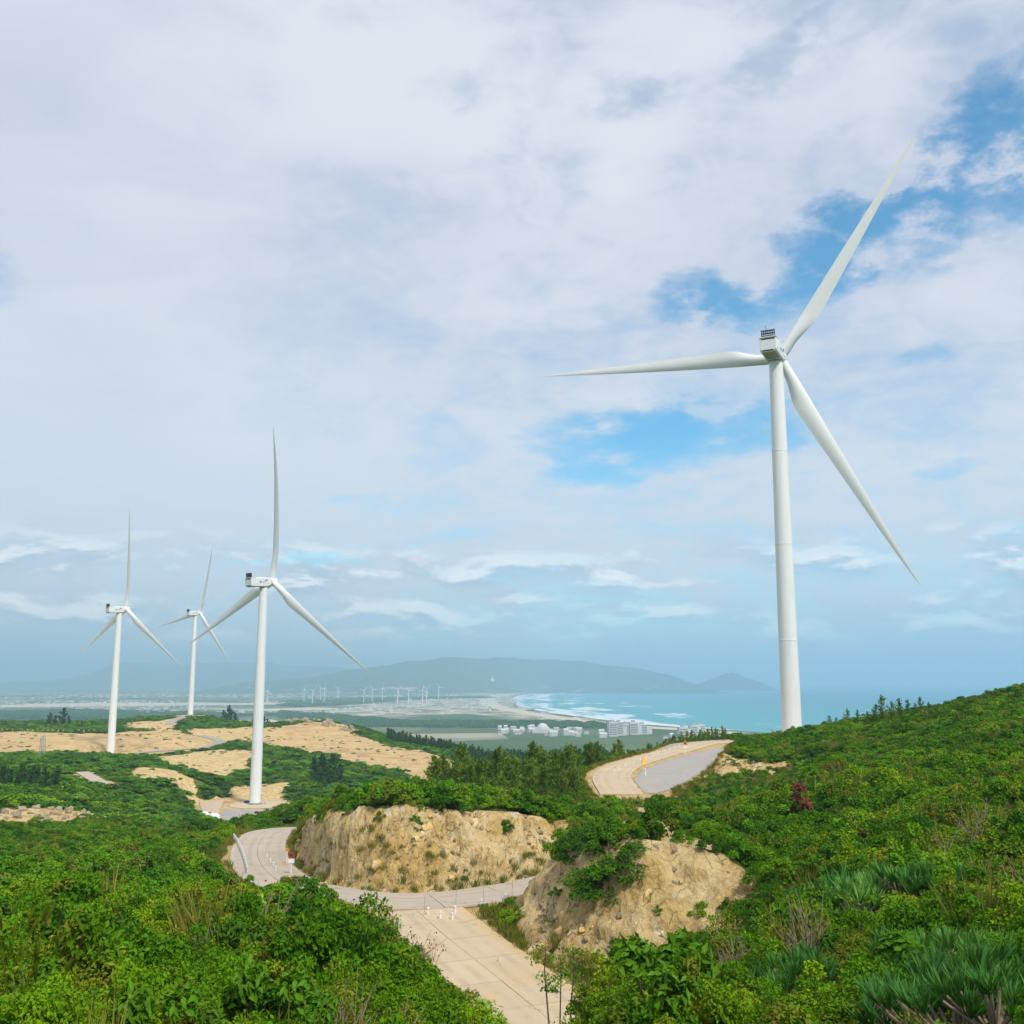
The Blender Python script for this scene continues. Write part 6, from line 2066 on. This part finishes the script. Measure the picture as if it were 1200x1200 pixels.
def speck(x, y, s, m):
    a = hr.uniform(0, 3.14)
    ca, sa = math.cos(a), math.sin(a)
    w_, d_, h = s * hr.uniform(0.7, 1.6), s * hr.uniform(0.7, 1.1), s * hr.uniform(0.35, 0.9)
    o_ = len(V)
    for z in (0, h):
        for (p, q_) in ((-w_, -d_), (w_, -d_), (w_, d_), (-w_, d_)):
            V.append((x + p * ca - q_ * sa, y + p * sa + q_ * ca, 1.4 + z))
    F.append((o_ + 4, o_ + 5, o_ + 6, o_ + 7))
    mi.append(m)
    for k in range(4):
        F.append((o_ + k, o_ + (k + 1) % 4, o_ + 4 + (k + 1) % 4, o_ + 4 + k))
        mi.append(0)


for k in range(2600):
    y = hr.uniform(3800, 9800)
    x = hr.uniform(-0.54, -0.02) * y
    if gnoise(x / 900, y / 1400, 2.0) > -0.05:
        speck(x, y, hr.uniform(4, 9), int(hr.choice([0, 0, 1, 2])))
tx, ty = scatter_poly(SANDY_TOWN, 60, 71)
for x, y in zip(tx, ty):
    if hr.random() < 0.35:
        speck(float(x), float(y), hr.uniform(4, 8), int(hr.choice([0, 0, 1, 2])))
me = bpy.data.meshes.new('distant_town')
me.from_pydata(V, [], F)
for q_ in ('wall', 'roof_red', 'roof_grey'):
    me.materials.append(M[q_])
me.polygons.foreach_set('material_index', mi)
o = link(bpy.data.objects.new('distant_town', me))
o['kind'] = 'stuff'
tag(o, 'scattered pale specks of a distant town across the plain', 'town')

# white seated statue high on the mountain flank
st = empty('hillside_statue', (STATUE[0], STATUE[1], STATUE[2] - 18))
MB().lathe([(46, 0), (46, 12), (40, 14), (40, 22), (44, 26), (38, 32)], 24).build('pedestal', M['white'], st, 30)
MB().lathe([(36, 30), (37, 38), (26, 46), (20, 60), (22, 76), (15, 86), (7, 90), (6, 93)], 24).build('seated_body', M['white'], st, 60)
MB().lathe([(5, 91), (9, 96), (10.5, 103), (9, 110), (5, 115), (3.5, 119), (0.4, 121)], 20).build('head', M['white'], st, 60)
MB().box((-9, -330, -60), (9, -46, 4)).build('stairway', M['white'], st)
tag(st, 'white seated statue on a round base on the mountain flank above the bay', 'statue')

# ================================================================== air
hz = MB().box((-31500, -31500, -1.5), (31500, 31500, 520))
m, nt = new_mat('sea_haze')
vol = nt.node('ShaderNodeVolumePrincipled')
vol.inputs['Color'].default_value = (0.55, 0.815, 1.0, 1)
vol.inputs['Density'].default_value = HAZE
vol.inputs['Anisotropy'].default_value = 0.25
nt.node('ShaderNodeOutputMaterial', _in={'Volume': vol.outputs[0]})
o = hz.build('haze', m)
o['kind'] = 'stuff'
tag(o, 'pale blue sea haze hanging in the air over the bay', 'haze')
